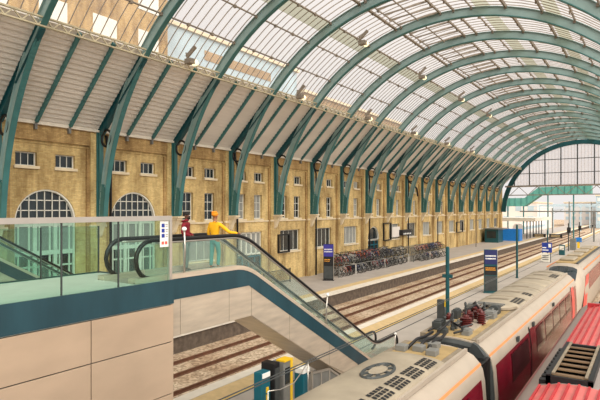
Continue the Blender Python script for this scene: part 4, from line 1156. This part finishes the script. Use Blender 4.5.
def signpost(px, py, ptop, label):
    x, y = fl(px, py); d = -math.sin(YAW) * (x - CX) + math.cos(YAW) * y; h = CZ + (209 - ptop) * d / 519.2
    return x, y, h
# T-shaped black departure board
x, y, h = signpost(547.5, 262, 230, '')
e = empty('hanging_board', (x, y, 0), 'wide black departure board on a post over the island platform', 'departure board')
MB().box(x - .07, x + .07, y - .07, y + .07, 0, h).build('post', 'teald', e)
for sx in (-1, 1):
    o = MB().box(x + sx * .95 - .75, x + sx * .95 + .75, y - .1, y + .1, h - .95, h - .5).build('board', 'black', e)
    mb = MB()
    for q in range(2): mb.box(x + sx * .95 - .55, x + sx * .95 + .5, y - .115, y - .1, h - .68 - q * .17, h - .62 - q * .17)
    mb.build('display_text', 'tan', o)
# blue information board with a white map stand below it
e = empty('information_board', (x, y - .5, 0), 'blue information board with white panel standing under the departure board', 'information board')
MB().box(x - .55, x + .6, y - .62, y - .52, 1.25, 2.5).build('blue_panel', 'blue', e)
MB().box(x - .5, x + .2, y - .64, y - .62, 1.5, 1.62).box(x - .5, x - .05, y - .64, y - .62, 1.8, 1.92).box(x + .2, x + .5, y - .64, y - .62, 1.9, 2.35).build('white_text', 'wtext', e)
MB().box(x - .6, x + .35, y - .7, y - .6, .1, 1.15).build('white_panel', 'white', e)
mb = MB()
for k in range(3): mb.box(x - .5, x + .25, y - .715, y - .7, .3 + k * .25, .42 + k * .25)
mb.build('panel_text', 'grey', e)
MB().box(x - .5, x - .42, y - .6, y - .52, 0, 2.4).box(x + .4, x + .48, y - .6, y - .52, 0, 2.4).build('legs', 'dgrey', e)
# bin, cabinets, blue stand and signal posts near the train nose
x, y = fl(562, 255)
e = empty('litter_bin', (x, y, 0), 'dark round topped bin with white panel beside the departure board', 'bin')
MB().box(x - .38, x + .38, y - .3, y + .3, 0, 1.5).build('bin_body', 'teald', e, bevel=.06)
MB().box(x - .3, x + .3, y - .33, y - .3, .75, 1.35).build('white_panel', 'white', e, bevel=.02)
x, y = fl(573, 250)
one('equipment_cabinet', MB().box(x - .45, x + .45, y - .3, y + .3, 0, 1.9), 'grey', 'plain grey cabinet beside the blue and yellow stand', 'cabinet', bevel=.02)
x, y = fl(578.5, 248)
e = empty('help_stand', (x, y, 0), 'blue and yellow stand beside the grey cabinet on the island platform', 'stand')
MB().box(x - .5, x + .5, y - .2, y + .2, 1.05, 1.8).build('blue_head', 'lblue', e, bevel=.04)
MB().box(x - .18, x + .18, y - .15, y + .15, 0, 1.05).build('yellow_foot', 'yel', e)
for i, (px, py, pt) in enumerate(((568.5, 251, 223), (579.5, 243, 222))):
    x, y, h = signpost(px, py, pt, '')
    e = empty('signal_post', (x, y, 0), ('dark signal post with lamp head beside the litter bin', 'dark signal post with lamp head behind the blue stand')[i], 'signal')
    MB().box(x - .08, x + .08, y - .08, y + .08, 0, h).build('post', 'dgrey', e)
    MB().box(x - .2, x + .35, y - .25, y - .08, h - 1.6, h - .7).build('lamp_head', 'black', e, bevel=.03)
    MB().ball((x + .08, y - .26, h - 1.0), .09).build('lens', 'dgrey', e)
# machines at the escalator foot
def at(px, py, X):      # ray through a pixel meets the plane X
    u, v = (px - 300) / 519.2, (209 - py) / 519.2; c, s = math.cos(YAW), math.sin(YAW)
    t = (X - CX) / (u * c - s); return (s * u + c) * t, CZ + v * t
# ---------------------------------------------------------------- on the brick wall: pipes, boards, lamps
for i, k in enumerate((0, 2, 4, 6, 8, 10)):
    y = YK(k) + .8
    one('downpipe', MB().tube([(.1, y, 0), (.1, y, 10.4), (.1, y - .25, 10.8), (.1, y - .3, 11.4)], .085, 8), 'black', 'black cast iron downpipe on the brick wall, %s one along from the footbridge' % ORD[i], 'downpipe', smooth='all')
y, z = at(407, 177, .25)
one('curved_pipe', MB().tube([(.25, y, z), (.3, y + .5, z - .6), (.3, y + 2.4, z - 1.1), (.28, y + 3.6, z - 1.5), (.25, y + 4.0, z - 2.6)], .13, 8), 'black', 'black curved pipe drooping between two roof ribs on the brick wall', 'pipe', smooth='all')
def frame_board(px0, py0, px1, py1, label):
    (ya, zt), (yb, zb) = at(px0, py0, .2), at(px1, py1, .2)
    e = empty('notice_frame', (.0, (ya + yb) / 2, zb), label, 'notice frame')
    mb = MB(); t = .11
    mb.box(.02, .22, ya, yb, zt - t, zt).box(.02, .22, ya, yb, zb, zb + t).box(.02, .22, ya, ya + t, zb + t, zt - t).box(.02, .22, yb - t, yb, zb + t, zt - t)
    mb.build('frame', 'black', e)
    return e
frame_board(279, 234.5, 290, 252, 'open black frame mounted on the brick wall behind the escalator handrail')
frame_board(384, 223, 391.5, 240, 'tall open black frame on the brick wall beside the pale poster')
frame_board(457, 222, 463, 232, 'small open black frame on the brick wall near the teal kiosk')
(ya, zt), (yb, zb) = at(392.5, 227, .1), at(400, 236.5, .1)
e = empty('poster', (.02, ya, zb), 'pale pinkish poster on the brick wall above the bicycles', 'poster')
MB().box(.0, .08, ya, yb, zb, zt).build('poster_sheet', 'bldp', e)
(ya, zt), (yb, zb) = at(402, 230, .5), at(411.5, 234.5, .5)
e = empty('hanging_sign', (.3, ya, zb), 'black projecting sign with white text above the bicycles', 'sign')
MB().box(.0, .6, ya, yb, zb, zt).build('sign_box', 'black', e)
mb = MB()
for q in range(5): mb.box(.6, .61, ya + .3 + q * (yb - ya) / 6, ya + .3 + (q + .6) * (yb - ya) / 6, zb + .12, zb + .3)
mb.build('white_text', 'wtext', e)
(ya, zt), (yb, zb) = at(206, 226, .1), at(214, 234, .1)
# floodlights under the roof glazing
def floodlight(kf, a, label):
    x, z = arc(15.72 if a < 50 else 15.3, a); y = YK(0) + DS * kf
    e = empty('floodlight', (x, y, z), label, 'floodlight', 'floodlights under the roof glazing')
    MB().beam((x, y - .1, z + .1), (x, y + .1, z - .5), .07, .07).beam((x - .05, y, z - .15), (x + .6, y + .1, z + .42), .16, .2).build('bracket', 'purlin', e)
    MB().box(x - .05, x + .5, y - .22, y + .22, z - .62, z - .3).build('gear_box', 'purlin', e, bevel=.03)
    MB().ball((x + .35, y + .3, z - .5), (.22, .22, .2)).build('globe', 'lamp', e, smooth='all')
for i, kf in enumerate((.5, 2.5, 4.5, 6.5, 8.5, 10.5)): floodlight(kf, 43.5, 'brown floodlight with white globe above the lattice girder, %s from the footbridge' % ORD[i])
for i, kf in enumerate((2.5, 4.5, 6.5, 8.5)): floodlight(kf, 68, 'brown floodlight with white globe high under the roof glass, %s from the footbridge' % ORD[i])

# ---------------------------------------------------------------- bicycles in two tier racks
M['bk_red'] = mat('red_bicycle_paint', (176, 44, 40), .35); M['bk_blue'] = mat('blue_bicycle_paint', (52, 74, 128), .35)
M['bk_dark'] = mat('dark_bicycle_paint', (44, 44, 48), .35); M['bk_silver'] = mat('silver_bicycle_paint', (178, 178, 176), .35, metal=.4)
M['bk_orange'] = mat('orange_bicycle_paint', (208, 106, 60), .35); M['bk_white'] = mat('white_bicycle_paint', (220, 216, 208), .35)
SHAPES = {}
def make_bike(col):
    e = empty('bicycle', (0, 0, 0))
    def share(nm, mb, m, **k):
        if nm in SHAPES and nm != 'frame':
            o = SHAPES[nm].copy(); COL.objects.link(o); o.parent = e; return o
        o = mb.build(nm, m, e, world=False, **k); SHAPES[nm] = o; return o
    for x in (-.5, .5):
        mb = MB().tube([(x + .33 * math.cos(t), 0, .34 + .33 * math.sin(t)) for t in [2 * math.pi * q / 18 for q in range(18)]], .022, 5, True)
        mb.m = 1
        for q in range(9): t = 2 * math.pi * q / 9; mb.beam((x, 0, .34), (x + .32 * math.cos(t), 0, .34 + .32 * math.sin(t)), .008, .008, (0, 1, 0))
        mb.tube([(x, -.05, .34), (x, .05, .34)], .025, 6)
        share('wheel' if x < 0 else 'front_wheel', mb, ['rubber', 'grey'])
    mb = MB()
    bb, st, hd, hb = (-.08, 0, .3), (-.2, 0, .8), (.34, 0, .82), (.37, 0, .7)
    for a, b in ((bb, st), (st, hd), (bb, hb)): mb.tube([a, b], .02, 6)
    for s_ in (-.05, .05):
        mb.tube([bb, (-.5, s_, .34)], .013, 5).tube([st, (-.5, s_, .34)], .011, 5).tube([hb, (.5, s_, .34)], .014, 5)
    mb.tube([hb, (.32, 0, .9)], .022, 6)
    mb.build('frame', col, e, world=False)
    share('handlebar', MB().tube([(.2, -.3, .98), (.3, -.22, 1.0), (.34, 0, .97), (.3, .22, 1.0), (.2, .3, .98)], .016, 6).tube([(.32, 0, .88), (.34, 0, .97)], .016, 6), 'dgrey')
    share('saddle', MB().loft([[(-.34, -.08, .93), (-.34, .08, .93), (-.34, .06, .88), (-.34, -.06, .88)], [(-.2, -.06, .94), (-.2, .06, .94), (-.2, .04, .9), (-.2, -.04, .9)], [(-.06, -.02, .93), (-.06, .02, .93), (-.06, .015, .9), (-.06, -.015, .9)]]).tube([(-.2, 0, .78), (-.22, 0, .92)], .013, 6), 'rubber')
    share('pedals', MB().tube([(-.08, -.1, .3), (-.08, .1, .3)], .03, 6).box(-.1, .0, .1, .2, .14, .17).box(-.18, -.08, -.2, -.1, .44, .47), 'dgrey')
    return e
cols = ['bk_red', 'bk_blue', 'bk_dark', 'bk_silver', 'bk_orange', 'bk_white']
protos = {c: make_bike(c) for c in cols}; pk = {c: cached_kids(protos[c]) for c in cols}; used = set()
r_ = random.Random(11)
def put_bike(x, y, z, rack, tier):
    c = r_.choice(['bk_red', 'bk_orange', 'bk_dark', 'bk_dark', 'bk_dark', 'bk_blue', 'bk_blue', 'bk_silver', 'bk_silver', 'bk_white'])
    o = protos[c] if c not in used else copy_fast(protos[c], pk[c]); used.add(c)
    o.location = (x + r_.uniform(-.22, .22), y, z); o.rotation_euler = (R(r_.uniform(-6, 6)) if tier == 'lower' else 0, 0, R(r_.uniform(-16, 16) + (180 if r_.random() < .4 else 0)))
    w_ = c[3:]
    tag(o, '%s bicycle parked on the %s tier of the %s bicycle rack' % (w_, tier, rack), 'bicycle', '%s bicycles on the %s tier of the %s rack' % (w_, tier, rack))
def rack(x, y0, y1, name, upper, sp=.46):
    e = empty('bicycle_rack', (x, y0, 0), 'two tier grey metal rack full of bicycles, the %s one' % name, 'bicycle rack')
    n = int((y1 - y0) / 3)
    for q in range(n + 1):
        y = y0 + (y1 - y0) * q / n
        MB().box(x - .75, x - .67, y - .04, y + .04, 0, 1.75).box(x + .62, x + .7, y - .04, y + .04, 0, 1.1).box(x - .75, x + .7, y - .04, y + .04, 1.02, 1.1).build('rack_post', 'bk_white' if q % 2 else 'grey', e)
    for zz, xx in ((1.02, x - .7), (1.02, x + .66), (.06, x - .7), (1.7, x - .7)): MB().box(xx - .03, xx + .03, y0, y1, zz, zz + .06).build('rack_rail', 'grey', e)
    y = y0 + .3
    while y < y1 - .2:
        put_bike(x, y, .0, name, 'lower')
        if upper and r_.random() < .92: put_bike(x - .05, y + .22, 1.09, name, 'upper')
        y += sp
rack(2.5, 44.3, 62, 'long', True)
rack(3.4, 64, 73.5, 'short farther', True)
rack(.85, 47, 61, 'wall side', True, .5)
for c in cols:
    if c not in used:
        for ch, _ in pk[c]: bpy.data.objects.remove(ch)
        bpy.data.objects.remove(protos[c])
def railing(x0, y0, x1, y1, label, m='black', h=1.2):
    e = empty('railing', (x0, y0, 0), label, 'railing'); mb = MB()
    n = int(max(abs(x1 - x0), abs(y1 - y0)) / .18)
    for q in range(n + 1):
        t = q / n; x, y = x0 + (x1 - x0) * t, y0 + (y1 - y0) * t; mb.box(x - .015, x + .015, y - .015, y + .015, .1, h)
    mb.build('baluster_lattice', m, e)
    MB().beam((x0, y0, h), (x1, y1, h), .05, .05).beam((x0, y0, .12), (x1, y1, .12), .05, .05).build('rail', m, e)
    for x, y in ((x0, y0), (x1, y1)): MB().box(x - .04, x + .04, y - .04, y + .04, 0, h + .08).build('post', m, e)
railing(.7, 35.5, .7, 39.5, 'black iron railing at the brick wall before the black totem')
railing(1.0, 62.3, 3.6, 62.6, 'grey railing between the long and the short bicycle racks', 'grey', 1.8)
railing(.6, 66, .6, 78, 'grey railing along the brick wall behind the short bicycle rack', 'grey', 1.6)
# far end of the bicycle platform
e = empty('kiosk', (2, 111, 0), 'dark teal glazed kiosk at the far end of the brick wall', 'kiosk')
MB().box(.6, 3.2, 108, 112, 0, 2.7).build('kiosk_walls', 'teald', e); MB().box(.4, 4.2, 107.6, 113, 2.7, 2.86).build('kiosk_roof', 'grey', e)
MB().box(1.0, 2.8, 107.93, 108, .9, 2.3).build('kiosk_window', 'pane', e)
one('hoarding', MB().box(2.0, 5.6, 116, 119, 0, 2.5), 'lblue', 'bright blue box hoarding beyond the teal kiosk', 'hoarding')
x, y = fl(476, 247)
one('lamp_post', MB().tube([(x, y, 0), (x, y, 4.6), (x, y - .2, 4.8), (x + .6, y - .3, 4.8)], .07, 8), 'grey', 'thin grey lamp post before the far end of the brick wall', 'lamp post', smooth='all')
# ---------------------------------------------------------------- machines and barrier under the escalator
def cabinet(name, px, wy, dx, h, label, cat, body, face):
    X = 19.1; y, _ = at(px, 400, X)
    e = empty(name, (X, y, 0), label, cat)
    MB().box(X - dx, X, y - wy / 2, y + wy / 2, 0, h).build('cabinet', body, e, bevel=.02)
    face(e, X, y, wy, h); return e
def f1(e, X, y, w_, h):
    MB().box(X, X + .02, y - w_ / 2 + .03, y + w_ / 2 - .03, h - .16, h - .02).build('white_header', 'wtext', e)
    for q in range(2): MB().box(X, X + .025, y + .0, y + .1, h - .62 - q * .22, h - .46 - q * .22).build('yellow_symbol', 'yel', e)
def f2(e, X, y, w_, h): MB().box(X, X + .02, y - w_ / 2 + .04, y + w_ / 2 - .04, .6, h - .15).build('dark_panel', 'dgrey', e)
def f3(e, X, y, w_, h):
    MB().box(X, X + .03, y + w_ / 2 - .1, y + w_ / 2, 0, h).box(X - .3, X + .03, y - w_ / 2, y + w_ / 2, h, h + .05).build('yellow_edge', 'yel', e)
    MB().box(X, X + .02, y - w_ / 2 + .06, y + w_ / 2 - .14, h - .7, h - .2).build('screen', 'pane', e)
def f4(e, X, y, w_, h):
    MB().box(X - .3, X + .02, y - w_ / 2 - .01, y + w_ / 2 + .01, h, h + .16).build('white_cap', 'wtext', e)
cabinet('help_point', 266, .42, .3, 1.92, 'teal help point with white header and yellow symbols under the escalator', 'help point', 'signteal', f1)
cabinet('equipment_cabinet', 277, .3, .5, 2.05, 'tall dark cabinet between the help point and the yellow edged machine', 'cabinet', 'black', f2)
cabinet('ticket_machine', 288, .44, .45, 1.98, 'grey machine with yellow edges under the escalator', 'machine', 'grey', f3)
cabinet('equipment_cabinet', 306, .36, .35, 1.34, 'teal cabinet with white cap beside the grey barrier', 'cabinet', 'signteal', f4)
pts = [(19.32, at(268, 386, 19.32)[0], 1.45), (19.36, at(280, 388, 19.36)[0], 1.35), (19.36, at(294, 386, 19.36)[0], 1.35), (19.3, at(302, 376, 19.3)[0], 1.55), (19.2, at(308, 368, 19.2)[0], 1.72)]
o = MB().tube(pts, .016, 8).tube([(19.32, pts[0][1], 0), pts[0]], .016, 8).tube([(19.2, pts[-1][1], 0), pts[-1]], .02, 8)
one('guard_hoop', o, 'chrome', 'white curved guard hoop in front of the machines', 'guard hoop', smooth='all')
e = empty('barrier', (19.0, 14.5, 0), 'grey framed barrier panel closing the space under the escalator', 'barrier')
(ya, z0), (yb, z1), (yc, z2) = at(312, 373, 18.95), at(329, 369, 18.95), at(348, 382, 18.95)
mb = MB()
for y, z in ((ya, z0), ((ya + yb) / 2, (z0 + z1) / 2), (yb, z1), ((yb + yc) / 2, (z1 + z2) / 2), (yc, z2)): mb.box(18.92, 18.98, y - .03, y + .03, 0, z)
mb.beam((18.95, ya, z0), (18.95, yb, z1), .07, .07).beam((18.95, yb, z1), (18.95, yc, z2), .07, .07)
mb.build('barrier_frame', 'chrome', e)
MB().prism([(ya, .05), (yc, .05), (yc, z2 - .04), (yb, z1 - .04), (ya, z0 - .04)], 'x', 18.94, 18.955).build('barrier_mesh', 'grey', e)
for o in list(bpy.data.objects):
    if '_o' in o: del o['_o']
